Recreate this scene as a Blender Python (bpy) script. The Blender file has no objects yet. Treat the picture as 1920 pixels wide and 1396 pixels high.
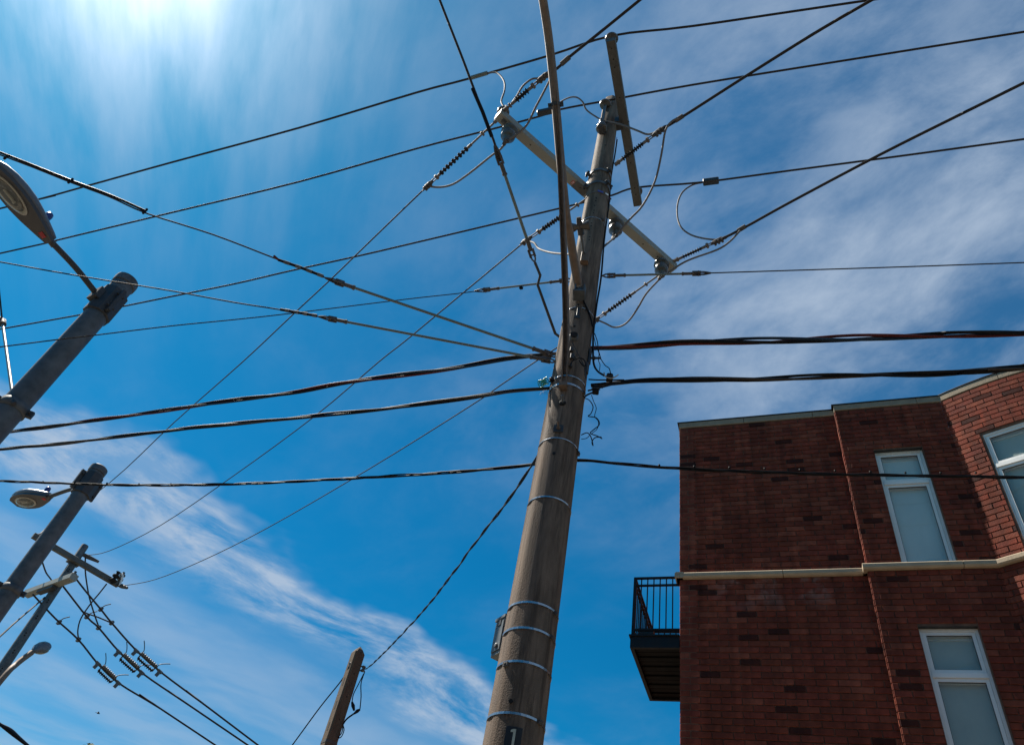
import bpy, bmesh, math, random
from mathutils import Vector, Matrix
random.seed(7)
S = bpy.context.scene
COL = S.collection
R = math.radians
# ------------------------------------------------------------------ camera
F, PW, PH = 1420.0, 1920, 1396
VPX, VPY = 1272.0, -620.0                      # vanishing point of the verticals in the photograph
EYE = Vector((0, 0, 1.6))
up_c = Vector((VPX-PW/2, -(VPY-PH/2), -F)).normalized()
fw_c = Vector((0, 0, -1))
y_c = (fw_c - up_c*fw_c.dot(up_c)).normalized()
x_c = y_c.cross(up_c)
ROT = Matrix((x_c, y_c, up_c))                 # camera axes -> world axes
cam_d = bpy.data.cameras.new('camera'); cam = bpy.data.objects.new('camera', cam_d); COL.objects.link(cam)
cam_d.sensor_fit = 'HORIZONTAL'; cam_d.sensor_width = 36; cam_d.lens = 36*F/PW
cam_d.clip_end = 5000; cam_d.clip_start = 0.05
cam.matrix_world = Matrix.Translation(EYE) @ ROT.to_4x4()
S.camera = cam
# ------------------------------------------------------------------ light
SUN_AZ, SUN_EL = -62.9, 56.5
SKY_STRENGTH, SUN_STRENGTH = 0.05, 5.0
S.view_settings.view_transform = 'Standard'; S.view_settings.look = 'None'
S.view_settings.gamma = 1; S.view_settings.use_curve_mapping = False
S.view_settings.exposure = 1.0
sund = bpy.data.lights.new('sun', 'SUN'); sun = bpy.data.objects.new('sun', sund); COL.objects.link(sun)
sund.energy = SUN_STRENGTH; sund.angle = R(0.53); sund.color = (1.0, 0.93, 0.82)
SD = Vector((math.sin(R(SUN_AZ))*math.cos(R(SUN_EL)), math.cos(R(SUN_AZ))*math.cos(R(SUN_EL)), math.sin(R(SUN_EL))))
sun.rotation_euler = SD.to_track_quat('Z', 'Y').to_euler()
W = bpy.data.worlds.new('World'); S.world = W; W.use_nodes = True
nt = W.node_tree; N = nt.nodes; L = nt.links; N.clear()
def wn(t, **k):
    n = N.new(t)
    for a, b in k.items(): setattr(n, a, b)
    return n
def wm(op, a, b=None, c=None, clamp=False):
    n = N.new('ShaderNodeMath'); n.operation = op; n.use_clamp = clamp
    for i, v in enumerate((a, b, c)):
        if v is None: continue
        if isinstance(v, (int, float)): n.inputs[i].default_value = v
        else: L.new(v, n.inputs[i])
    return n.outputs[0]
def wramp(v, a, b, smooth=True):
    n = N.new('ShaderNodeMapRange'); n.interpolation_type = 'SMOOTHSTEP' if smooth else 'LINEAR'
    n.inputs[1].default_value = a; n.inputs[2].default_value = b; L.new(v, n.inputs[0]); return n.outputs[0]
def wnoise(vec, scale, detail=5, rough=.55, dist=0.0):
    n = N.new('ShaderNodeTexNoise'); n.inputs['Scale'].default_value = scale; n.inputs['Detail'].default_value = detail
    n.inputs['Roughness'].default_value = rough; n.inputs['Distortion'].default_value = dist; L.new(vec, n.inputs['Vector']); return n.outputs[0]
def wmap(vec, rot, sc, loc=(0,0,0)):
    a = N.new('ShaderNodeMapping'); a.vector_type = 'POINT'; a.inputs['Rotation'].default_value = (0, 0, rot); L.new(vec, a.inputs[0])
    b = N.new('ShaderNodeMapping'); b.inputs['Scale'].default_value = (sc[0], sc[1], 1); b.inputs['Location'].default_value = loc; L.new(a.outputs[0], b.inputs[0]); return b.outputs[0]
def wmix(f, a, b):
    n = N.new('ShaderNodeMix'); n.data_type = 'RGBA'
    if isinstance(f, (int, float)): n.inputs[0].default_value = f
    else: L.new(f, n.inputs[0])
    for i, v in ((6, a), (7, b)):
        if isinstance(v, tuple): n.inputs[i].default_value = (*v, 1)
        else: L.new(v, n.inputs[i])
    return n.outputs[2]
sky = wn('ShaderNodeTexSky', sky_type='NISHITA'); sky.sun_disc = False
sky.sun_elevation = R(SUN_EL); sky.sun_rotation = R(SUN_AZ)
sky.air_density = 1.0; sky.dust_density = 0.35; sky.ozone_density = 3.0
hsv = wn('ShaderNodeHueSaturation'); hsv.inputs['Saturation'].default_value = 1.30; hsv.inputs['Hue'].default_value = .485; hsv.inputs['Value'].default_value = 1.0; L.new(sky.outputs[0], hsv.inputs['Color'])
gr = wn('ShaderNodeVectorMath', operation='MULTIPLY'); L.new(hsv.outputs[0], gr.inputs[0]); gr.inputs[1].default_value = (.08, .90, 1.08)
tc = wn('ShaderNodeTexCoord'); sx = wn('ShaderNodeSeparateXYZ'); L.new(tc.outputs['Generated'], sx.inputs[0])
zz = wm('ADD', wm('MAXIMUM', sx.outputs[2], 0.0), 0.05)
px = wm('DIVIDE', sx.outputs[0], zz); py = wm('DIVIDE', sx.outputs[1], zz)
cmb = wn('ShaderNodeCombineXYZ'); L.new(px, cmb.inputs[0]); L.new(py, cmb.inputs[1]); P2 = cmb.outputs[0]
# warp for a natural, torn outline
wc = wn('ShaderNodeTexNoise'); wc.inputs['Scale'].default_value = 1.5; wc.inputs['Detail'].default_value = 3; L.new(P2, wc.inputs['Vector'])
vs = wn('ShaderNodeVectorMath', operation='MULTIPLY_ADD'); L.new(wc.outputs['Color'], vs.inputs[0]); vs.inputs[1].default_value = (.22, .22, 0); vs.inputs[2].default_value = (-.11, -.11, 0)
va = wn('ShaderNodeVectorMath', operation='ADD'); L.new(P2, va.inputs[0]); L.new(vs.outputs[0], va.inputs[1]); PW2 = va.outputs[0]
sw = wn('ShaderNodeSeparateXYZ'); L.new(PW2, sw.inputs[0])
# the bright cirrus bank, a belt running across the northern sky
wl_ = wn('ShaderNodeTexNoise'); wl_.inputs['Scale'].default_value = 1.9; wl_.inputs['Detail'].default_value = 4; wl_.inputs['Roughness'].default_value = .6; L.new(P2, wl_.inputs['Vector'])
q = wm('ADD', wm('SUBTRACT', sw.outputs[1], wm('MULTIPLY_ADD', sw.outputs[0], 0.75, 1.93)), wm('MULTIPLY_ADD', wl_.outputs[0], .80, -.40))
bank = wm('MULTIPLY', wramp(q, -0.10, 0.08), wramp(q, 0.52, 0.16))
far = wramp(q, 0.15, 0.85)
fib1 = wnoise(wmap(PW2, R(-24), (1.1, 1.65)), 3.2, 10, .66, .25)
fib2 = wnoise(wmap(PW2, R(-20), (1.0, 2.0), (3.1, 7.7, 0)), 1.5, 6, .55, .1)
bankd = wm('MULTIPLY', bank, wm('MULTIPLY_ADD', wramp(fib1, .36, .66), .88, wm('MULTIPLY', wramp(fib2, .36, .66), .42)))
fard = wm('MULTIPLY', far, wm('MULTIPLY_ADD', wramp(fib2, .34, .66), .34, .22))
# thin veil with combed fibres, thicker towards the east (right) and round the sun
ve = wm('MULTIPLY', wramp(sw.outputs[0], -0.42, 0.58), wramp(sw.outputs[1], 1.5, .55))
fib3 = wnoise(wmap(PW2, R(62), (1.0, 1.35), (1.7, 2.2, 0)), 3.4, 9, .62, .15)
fib4 = wnoise(wmap(PW2, R(40), (1.0, 1.5), (8.7, 4.2, 0)), 2.4, 7, .58, .1)
veild = wm('MULTIPLY', ve, wm('MULTIPLY_ADD', wramp(fib3, .36, .68), .52, wm('MULTIPLY', wramp(fib4, .38, .64), .42)))
base = wm('MULTIPLY', wm('MULTIPLY', wramp(fib4, .35, .75), wramp(fib3, .3, .8)), .10)
# aureole of scattered light round the sun
dt = wn('ShaderNodeVectorMath', operation='DOT_PRODUCT'); nrm = wn('ShaderNodeVectorMath', operation='NORMALIZE')
L.new(tc.outputs['Generated'], nrm.inputs[0]); L.new(nrm.outputs[0], dt.inputs[0]); dt.inputs[1].default_value = SD
dp = wm('MAXIMUM', dt.outputs['Value'], 0.0)
au1 = wm('POWER', dp, 160.0); au2 = wm('POWER', dp, 55.0)
au3 = wm('POWER', dp, 24.0)
fibs = wnoise(wmap(P2, R(-9), (3.4, .75), (2.3, .4, 0)), 2.6, 7, .55, .1)
sunveil = wm('MULTIPLY', au3, wm('MULTIPLY_ADD', wramp(fibs, .32, .70), .62, .10))
dens = wm('ADD', wm('ADD', bankd, fard), wm('ADD', veild, wm('ADD', base, wm('MULTIPLY', ve, .07))), clamp=False)
dens = wm('ADD', dens, sunveil, clamp=True)
au = wm('ADD', wm('MULTIPLY', au1, 8.0), wm('MULTIPLY', wm('MULTIPLY', au2, 2.2), wramp(fibs, .2, .8)))
auc = wn('ShaderNodeVectorMath', operation='SCALE'); auc.inputs[0].default_value = (1.25, 1.0, .88); L.new(au, auc.inputs['Scale'])
cloudlit = wm('MULTIPLY_ADD', au2, 1.6, 1.0)
cc = wn('ShaderNodeVectorMath', operation='SCALE'); cc.inputs[0].default_value = (4.6, 5.6, 7.0); L.new(cloudlit, cc.inputs['Scale'])
mixc = wmix(wm('MULTIPLY', dens, .86), gr.outputs[0], cc.outputs[0])
adda = wn('ShaderNodeVectorMath', operation='ADD'); L.new(mixc, adda.inputs[0]); L.new(auc.outputs[0], adda.inputs[1])
bg = wn('ShaderNodeBackground'); bg.inputs[1].default_value = SKY_STRENGTH; L.new(adda.outputs[0], bg.inputs[0])
wo = wn('ShaderNodeOutputWorld'); L.new(bg.outputs[0], wo.inputs[0])
# ------------------------------------------------------------------ measuring helpers
def ray(px, py): return (ROT @ Vector((px-PW/2, -(py-PH/2), -F))).normalized()
def az(px, py, z): r = ray(px, py); return EYE + r*((z-1.6)/r.z)          # the point at height z
def ad(px, py, d): r = ray(px, py); return EYE + r*(d/math.hypot(r.x, r.y))  # the point at plan distance d
def adir(a): return Vector((math.sin(R(a)), math.cos(R(a)), 0))
def proj(p):
    c = ROT.transposed() @ (p-EYE); return (PW/2+F*c.x/-c.z, PH/2-F*c.y/-c.z, -c.z)
def flex(A, B, pts):
    """pixels along a hanging wire between the points A and B -> points in the plane through A and B that faces the eye"""
    ab = B-A; m = (A+B)/2-EYE; n = ab.cross(ab.cross(m)).normalized(); out = []
    for q in pts:
        r = ray(*q); out.append(EYE + r*(n.dot(A-EYE)/n.dot(r)))
    return out
def smooth(P, k=4):
    if len(P) < 3: return list(P)
    Q = [P[0]*2-P[1]] + list(P) + [P[-1]*2-P[-2]]; out = []
    for i in range(1, len(Q)-2):
        a, b, c, d = Q[i-1:i+3]
        for j in range(k):
            t = j/k; out.append(0.5*((2*b)+(c-a)*t+(2*a-5*b+4*c-d)*t*t+(3*b-a-3*c+d)*t**3))
    out.append(P[-1].copy()); return out
# ------------------------------------------------------------------ materials
def mat(name, base, rough=.6, metal=0.0, var=.25, scale=8.0, bump=.0, bscale=60, spec=.5, stretch=None, dark=None, tone=False, tex='Object'):
    m = bpy.data.materials.new(name); m.use_nodes = True; t = m.node_tree; n = t.nodes; l = t.links
    b = n['Principled BSDF']; b.inputs['Roughness'].default_value = rough; b.inputs['Metallic'].default_value = metal
    b.inputs['Specular IOR Level'].default_value = spec
    tcn = n.new('ShaderNodeTexCoord'); mp = n.new('ShaderNodeMapping'); l.new(tcn.outputs[tex], mp.inputs[0])
    if stretch: mp.inputs['Scale'].default_value = stretch
    nz = n.new('ShaderNodeTexNoise'); nz.inputs['Scale'].default_value = scale; nz.inputs['Detail'].default_value = 6; nz.inputs['Roughness'].default_value = .65; l.new(mp.outputs[0], nz.inputs['Vector'])
    rm = n.new('ShaderNodeMapRange'); rm.inputs[1].default_value = .3; rm.inputs[2].default_value = .7; rm.inputs[3].default_value = 1-var; rm.inputs[4].default_value = 1+var; l.new(nz.outputs[0], rm.inputs[0])
    sc = n.new('ShaderNodeVectorMath'); sc.operation = 'SCALE'; sc.inputs[0].default_value = base; l.new(rm.outputs[0], sc.inputs['Scale'])
    out = sc.outputs[0]
    if tone:
        at = n.new('ShaderNodeAttribute'); at.attribute_name = 'tone'
        mm = n.new('ShaderNodeVectorMath'); mm.operation = 'MULTIPLY'; l.new(out, mm.inputs[0]); l.new(at.outputs['Vector'], mm.inputs[1]); out = mm.outputs[0]
    if dark:
        n2 = n.new('ShaderNodeTexNoise'); n2.inputs['Scale'].default_value = dark[0]; n2.inputs['Detail'].default_value = 8; n2.inputs['Roughness'].default_value = .7
        m2 = n.new('ShaderNodeMapping'); m2.inputs['Scale'].default_value = dark[3] if len(dark) > 3 else (1,1,1); l.new(tcn.outputs[tex], m2.inputs[0]); l.new(m2.outputs[0], n2.inputs['Vector'])
        r2 = n.new('ShaderNodeMapRange'); r2.inputs[1].default_value = dark[1]; r2.inputs[2].default_value = dark[1]+.12; l.new(n2.outputs[0], r2.inputs[0])
        mx = n.new('ShaderNodeMix'); mx.data_type = 'RGBA'; l.new(r2.outputs[0], mx.inputs[0]); l.new(out, mx.inputs[6]); mx.inputs[7].default_value = (*dark[2], 1); out = mx.outputs[2]
    l.new(out, b.inputs['Base Color'])
    r3 = n.new('ShaderNodeMapRange'); r3.inputs[1].default_value = .3; r3.inputs[2].default_value = .7; r3.inputs[3].default_value = max(0, rough-.1); r3.inputs[4].default_value = min(1, rough+.1); l.new(nz.outputs[0], r3.inputs[0]); l.new(r3.outputs[0], b.inputs['Roughness'])
    if bump:
        n3 = n.new('ShaderNodeTexNoise'); n3.inputs['Scale'].default_value = bscale; n3.inputs['Detail'].default_value = 6; l.new(tcn.outputs[tex], n3.inputs['Vector'])
        bp = n.new('ShaderNodeBump'); bp.inputs['Strength'].default_value = bump; bp.inputs['Distance'].default_value = .01; l.new(n3.outputs[0], bp.inputs['Height']); l.new(bp.outputs[0], b.inputs['Normal'])
    return m
M = {}
M['concrete'] = mat('pole_concrete', (.145,.106,.079), .88, var=.5, scale=4.5, bump=.5, bscale=110, spec=.25, stretch=(3,3,.55), dark=(5,.50,(.075,.054,.040),(3.4,3.4,.22)))
M['post'] = mat('post_concrete', (.10,.072,.050), .9, var=.3, scale=3, bump=.5, bscale=40, spec=.25, stretch=(3,3,.8), dark=(9,.66,(.08,.06,.05)))
M['galv'] = mat('galvanised_steel', (.088,.098,.105), .6, metal=.25, var=.45, scale=7, bump=.15, bscale=30)
M['galv_dark'] = mat('weathered_steel', (.05,.053,.058), .6, metal=.4, var=.3, scale=12)
M['arm'] = mat('dull_aluminium_arm', (.17,.115,.08), .62, metal=.2, var=.28, scale=8, stretch=(2,2,.6), bump=.1, bscale=60)
M['strut'] = mat('weathered_channel_steel', (.15,.103,.072), .7, metal=.2, var=.45, scale=22, bump=.3, bscale=80)
M['steel'] = mat('stainless_band', (.42,.43,.44), .25, metal=.9, var=.15, scale=20)
M['fibre'] = mat('fibreglass_beam', (.235,.245,.225), .6, var=.10, scale=3, spec=.4)
M['fibre2'] = mat('grey_steel_beam', (.082,.085,.082), .65, metal=.2, var=.28, scale=6, stretch=(1,1,1), bump=.1)
M['rod'] = mat('fibreglass_rod', (.12,.15,.14), .45, var=.15, scale=5)
M['line'] = mat('covered_conductor', (.035,.031,.031), .75, var=.1, scale=1, spec=.2)
M['alu'] = mat('bare_aluminium_wire', (.14,.125,.12), .7, spec=.25, var=.1, scale=3)
M['clamp'] = mat('cast_clamp_metal', (.085,.078,.075), .7, spec=.25, var=.35, scale=20)
M['black'] = mat('black_sheath', (.008,.008,.009), .6, var=.15, scale=3, spec=.14)
M['dkblue'] = mat('dark_blue_sheath', (.012,.028,.05), .6, var=.15, scale=3, spec=.2)
M['red'] = mat('red_sheath', (.085,.014,.012), .6, var=.15, scale=3, spec=.2)
M['brownwire'] = mat('brown_twisted_wire', (.02,.015,.012), .6, var=.3, scale=12)
M['porc'] = mat('dark_grey_porcelain', (.075,.066,.058), .3, var=.2, scale=12)
M['poly'] = mat('dark_polymer_sheds', (.022,.02,.019), .75, var=.2, scale=12, spec=.15)
M['poly_lt'] = mat('pale_polymer_sheds', (.15,.14,.135), .5, var=.15, scale=12)
M['boxgreen'] = mat('grey_green_box_paint', (.10,.115,.12), .5, var=.18, scale=6)
M['lampbody'] = mat('dark_lamp_paint', (.045,.042,.042), .4, var=.2, scale=7)
M['lampmetal'] = mat('silver_lamp_paint', (.12,.13,.15), .35, metal=.3, var=.12, scale=7)
M['lensrim'] = mat('pale_lens_gasket', (.34,.33,.29), .5, var=.15, scale=9)
M['bluecell'] = mat('blue_photocell', (.01,.025,.16), .35, var=.1)
M['redtag'] = mat('red_sticker', (.33,.015,.02), .5, var=.1)
M['white'] = mat('white_tag', (.75,.75,.75), .5, var=.05)
M['bluetag'] = mat('blue_tag', (.02,.06,.35), .5, var=.1)
M['green'] = mat('green_coiled_wire', (.005,.20,.06), .3, var=.15, scale=20)
M['greenlt'] = mat('clear_plastic_fins', (.35,.36,.36), .3, var=.2, scale=20)
M['sleeve'] = mat('dark_slate_cover', (.022,.026,.034), .5, var=.2)
M['plate'] = mat('black_number_plate', (.01,.01,.011), .5, var=.1)
M['numeral'] = mat('pale_numeral', (.44,.46,.38), .6, var=.15, scale=30)
M['hole'] = mat('dark_bore', (.008,.007,.006), .9, var=.1)
M['mortar'] = mat('mortar', (.145,.082,.056), .95, var=.25, scale=5, bump=.4, bscale=80, spec=.2)
M['brick'] = mat('brick', (.175,.040,.023), .9, var=.36, scale=7, bump=.6, bscale=70, spec=.2, tone=True)
M['brick_far'] = mat('sky_blocker_brick', (.13,.07,.05), .9, var=.2, scale=2)
M['stone'] = mat('limestone', (.35,.275,.19), .85, var=.14, scale=5, bump=.4, bscale=45, spec=.3, dark=(7,.70,(.27,.23,.18)))
M['coping'] = mat('weathered_coping_stone', (.25,.205,.15), .88, var=.2, scale=5, bump=.4, bscale=45, spec=.2, dark=(6,.6,(.15,.125,.095)))
M['flash'] = mat('dark_metal_flashing', (.018,.018,.02), .5, metal=.3)
M['frame'] = mat('white_window_frame', (.72,.71,.68), .4, var=.06, scale=4, dark=(14,.74,(.45,.41,.35)))
M['gasket'] = mat('black_gasket', (.02,.02,.02), .6)
M['blind'] = mat('pale_roller_blind', (.78,.73,.66), .8, var=.07, scale=2.2, stretch=(1,1,.5))
M['blind_grey'] = mat('grey_roller_blind', (.50,.46,.38), .8, var=.12, scale=2.2, stretch=(1,1,.5))
M['ironwork'] = mat('black_ironwork', (.007,.007,.008), .6, var=.2, spec=.25)
M['deck'] = mat('dark_balcony_deck', (.005,.0045,.004), .8, spec=.2, var=.4, scale=6)
M['roof'] = mat('roof_membrane', (.12,.12,.12), .9)
M['asphalt'] = mat('asphalt', (.065,.060,.053), .9, var=.2, scale=3, bump=.3)
M['paving'] = mat('pavement_concrete', (.22,.18,.135), .9, var=.15, scale=1.5, bump=.2)
M['soil'] = mat('ground_earth', (.07,.062,.045), .95, var=.3, scale=.3)
M['bark'] = mat('bark', (.09,.065,.045), .9, var=.35, scale=9, bump=.5)
M['leaf'] = mat('leaf', (.035,.062,.018), .6, var=.45, scale=3)
M['bird'] = mat('dark_feathers', (.03,.028,.027), .7)
def bloom(m, col, amt):
    t = m.node_tree; n = t.nodes; l = t.links; b = n['Principled BSDF']; src = b.inputs['Base Color'].links[0].from_socket
    g = n.new('ShaderNodeNewGeometry'); s_ = n.new('ShaderNodeSeparateXYZ'); l.new(g.outputs['Position'], s_.inputs[0])
    dp_ = n.new('ShaderNodeVectorMath'); dp_.operation = 'DOT_PRODUCT'; l.new(g.outputs['Position'], dp_.inputs[0]); dp_.inputs[1].default_value = adir(116.5)
    c0 = az(1275,1072,8.2).dot(adir(116.5))
    def rng(v, a, b_):
        k = n.new('ShaderNodeMapRange'); k.interpolation_type = 'SMOOTHSTEP'; k.inputs[1].default_value = a; k.inputs[2].default_value = b_; l.new(v, k.inputs[0]); return k.outputs[0]
    def mul(a, b_):
        k = n.new('ShaderNodeMath'); k.operation = 'MULTIPLY'; l.new(a, k.inputs[0])
        if isinstance(b_, float): k.inputs[1].default_value = b_
        else: l.new(b_, k.inputs[1])
        return k.outputs[0]
    nz = n.new('ShaderNodeTexNoise'); nz.inputs['Scale'].default_value = 3.4; nz.inputs['Detail'].default_value = 7; nz.inputs['Roughness'].default_value = .65; l.new(g.outputs['Position'], nz.inputs['Vector'])
    f = mul(mul(mul(rng(s_.outputs[2], 7.45, 7.95), rng(s_.outputs[2], 8.10, 8.02)), mul(rng(dp_.outputs['Value'], c0+.3, c0+.9), rng(dp_.outputs['Value'], c0+2.3, c0+1.8))), mul(rng(nz.outputs[0], .47, .62), amt))
    mx = n.new('ShaderNodeMix'); mx.data_type = 'RGBA'; l.new(f, mx.inputs[0]); l.new(src, mx.inputs[6]); mx.inputs[7].default_value = (*col, 1)
    # soot and damp: broad uneven darkening of the wall surface
    n2 = n.new('ShaderNodeTexNoise'); n2.inputs['Scale'].default_value = .9; n2.inputs['Detail'].default_value = 6; l.new(g.outputs['Position'], n2.inputs['Vector'])
    k = n.new('ShaderNodeMapRange'); k.inputs[1].default_value = .3; k.inputs[2].default_value = .7; k.inputs[3].default_value = .80; k.inputs[4].default_value = 1.15; l.new(n2.outputs[0], k.inputs[0])
    sc = n.new('ShaderNodeVectorMath'); sc.operation = 'SCALE'; l.new(mx.outputs[2], sc.inputs[0]); l.new(k.outputs[0], sc.inputs['Scale']); n4 = n.new('ShaderNodeTexNoise'); n4.inputs['Scale'].default_value = 2.6; n4.inputs['Detail'].default_value = 5; m4 = n.new('ShaderNodeMapping'); m4.inputs['Scale'].default_value = (3.2, 3.2, .22); l.new(g.outputs['Position'], m4.inputs[0]); l.new(m4.outputs[0], n4.inputs['Vector'])
    k4 = n.new('ShaderNodeMapRange'); k4.inputs[1].default_value = .35; k4.inputs[2].default_value = .6; k4.inputs[3].default_value = .72; k4.inputs[4].default_value = 1.06; l.new(n4.outputs[0], k4.inputs[0])
    s4 = n.new('ShaderNodeVectorMath'); s4.operation = 'SCALE'; l.new(sc.outputs[0], s4.inputs[0]); l.new(k4.outputs[0], s4.inputs['Scale']); l.new(s4.outputs[0], b.inputs['Base Color'])
bloom(M['brick'], (.30,.24,.21), .42); bloom(M['mortar'], (.34,.29,.26), .5)
def glassmat(name, tint=(.75,.85,.9), ior=1.5, mirror=.04):
    m = bpy.data.materials.new(name); m.use_nodes = True; t = m.node_tree; n = t.nodes; l = t.links; n.clear()
    o = n.new('ShaderNodeOutputMaterial'); mx = n.new('ShaderNodeMixShader'); tr = n.new('ShaderNodeBsdfTransparent'); gl = n.new('ShaderNodeBsdfGlossy')
    tr.inputs[0].default_value = (*tint, 1); gl.inputs['Roughness'].default_value = .02; fr = n.new('ShaderNodeFresnel'); fr.inputs[0].default_value = ior
    ad_ = n.new('ShaderNodeMath'); ad_.operation = 'ADD'; ad_.use_clamp = True; ad_.inputs[1].default_value = mirror; l.new(fr.outputs[0], ad_.inputs[0])
    nz = n.new('ShaderNodeTexNoise'); nz.inputs['Scale'].default_value = .9; tcn = n.new('ShaderNodeTexCoord'); l.new(tcn.outputs['Object'], nz.inputs['Vector'])
    bp = n.new('ShaderNodeBump'); bp.inputs['Strength'].default_value = .06; bp.inputs['Distance'].default_value = .05; l.new(nz.outputs[0], bp.inputs['Height']); l.new(bp.outputs[0], gl.inputs['Normal'])
    gm = n.new('ShaderNodeNewGeometry'); fm = n.new('ShaderNodeMath'); fm.operation = 'SUBTRACT'; fm.inputs[0].default_value = 1; l.new(gm.outputs['Backfacing'], fm.inputs[1]); f2 = n.new('ShaderNodeMath'); f2.operation = 'MULTIPLY'; l.new(fm.outputs[0], f2.inputs[0]); l.new(ad_.outputs[0], f2.inputs[1]); l.new(f2.outputs[0], mx.inputs[0]); l.new(tr.outputs[0], mx.inputs[1]); l.new(gl.outputs[0], mx.inputs[2]); l.new(mx.outputs[0], o.inputs[0]); return m
M['glass'] = glassmat('window_glass', (.90,.95,.96), 1.5, .03)
M['lens'] = glassmat('lamp_lens_glass', (.85,.85,.8), 1.5, .03)
# ------------------------------------------------------------------ mesh builder
class MB:
    def __init__(s): s.v = []; s.f = []; s.sm = []; s.t = None
    def add(s, vs, fs, smooth=False):
        o = len(s.v); s.v += [Vector(v) for v in vs]; s.f += [tuple(i+o for i in f) for f in fs]; s.sm += [smooth]*len(fs); return s
    def box(s, c, x, y, z):
        c, x, y, z = Vector(c), Vector(x), Vector(y), Vector(z)
        vs = [c+x*a+y*b+z*d for a in (-1,1) for b in (-1,1) for d in (-1,1)]
        fs = [(0,1,3,2),(4,6,7,5),(0,4,5,1),(2,3,7,6),(0,2,6,4),(1,5,7,3)]
        if x.cross(y).dot(z) < 0: fs = [f[::-1] for f in fs]
        return s.add(vs, fs)
    def bbox(s, c, x, y, z, b):
        """a box with chamfered edges round its long sides (x is the long axis)"""
        c, x, y, z = Vector(c), Vector(x), Vector(y), Vector(z); ly, lz = y.length, z.length
        ys = [(-1,-1+b/lz),(-1,1-b/lz),(-1+b/ly,1),(1-b/ly,1),(1,1-b/lz),(1,-1+b/lz),(1-b/ly,-1),(-1+b/ly,-1)]
        vs = [c-x+y*p+z*q_ for p, q_ in ys]+[c+x+y*p+z*q_ for p, q_ in ys]
        fs = [(i,(i+1)%8,8+(i+1)%8,8+i) for i in range(8)]+[tuple(range(7,-1,-1)), tuple(range(8,16))]
        return s.add(vs, fs)
    def prism(s, pts, z0, z1):
        n = len(pts); vs = [(p[0],p[1],z0) for p in pts]+[(p[0],p[1],z1) for p in pts]
        return s.add(vs, [(i,(i+1)%n,n+(i+1)%n,n+i) for i in range(n)]+[tuple(range(n-1,-1,-1)), tuple(range(n,2*n))])
    def tube(s, P, r, n=8, cap=True, smooth=True):
        P = [Vector(p) for p in P]; m = len(P); rs = r if isinstance(r, (list, tuple)) else [r]*m
        t0 = (P[1]-P[0]).normalized(); a = t0.orthogonal().normalized(); vs = []
        for i in range(m):
            t = (P[min(i+1,m-1)]-P[max(i-1,0)]).normalized(); a = (a-t*a.dot(t)).normalized(); b = t.cross(a)
            for k in range(n):
                an = 2*math.pi*k/n; vs.append(P[i]+(a*math.cos(an)+b*math.sin(an))*rs[i])
        fs = [(i*n+k, i*n+(k+1)%n, (i+1)*n+(k+1)%n, (i+1)*n+k) for i in range(m-1) for k in range(n)]
        s.add(vs, fs, smooth)
        if cap: s.add([vs[k] for k in range(n)][::-1], [tuple(range(n))]); s.add([vs[(m-1)*n+k] for k in range(n)], [tuple(range(n))])
        return s
    def lathe(s, c, d, prof, n=14, smooth=True):
        """profile [(distance along d, radius)] turned round the axis through c along d"""
        c = Vector(c); d = Vector(d).normalized(); a = d.orthogonal().normalized(); b = d.cross(a); vs = []
        for t, r in prof:
            for k in range(n):
                an = 2*math.pi*(k+.5)/n; vs.append(c+d*t+(a*math.cos(an)+b*math.sin(an))*max(r, 1e-4))
        m = len(prof)
        s.add(vs, [(i*n+k, i*n+(k+1)%n, (i+1)*n+(k+1)%n, (i+1)*n+k) for i in range(m-1) for k in range(n)], smooth)
        s.add(vs[:n][::-1], [tuple(range(n))]); s.add(vs[-n:], [tuple(range(n))]); return s
    def build(s, name, m, parent=None, label=None, tone=None, kind=None):
        o0 = Vector((0,0,0)); p = parent
        while p is not None: o0 += p.location; p = p.parent
        own = Vector((0,0,0))
        me = bpy.data.meshes.new(name); me.from_pydata([v-o0-own for v in s.v], [], s.f); me.update()
        me.polygons.foreach_set('use_smooth', s.sm)
        if s.t is not None:
            at = me.attributes.new('tone', 'FLOAT_VECTOR', 'FACE'); at.data.foreach_set('vector', s.t)
        me.materials.append(M[m] if isinstance(m, str) else m)
        o = bpy.data.objects.new(name, me); COL.objects.link(o); o.parent = parent
        if label: o['label'] = label
        if kind: o['kind'] = kind
        return o
def thing(name, label, cat, loc, group=None):
    o = bpy.data.objects.new(name, None); COL.objects.link(o); o.location = loc; o.empty_display_size = .2
    o['label'] = label; o['category'] = cat
    if group: o['group'] = group
    return o
def tag(o, label, cat, group=None):
    o['label'] = label; o['category'] = cat
    if group: o['group'] = group
    return o
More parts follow.
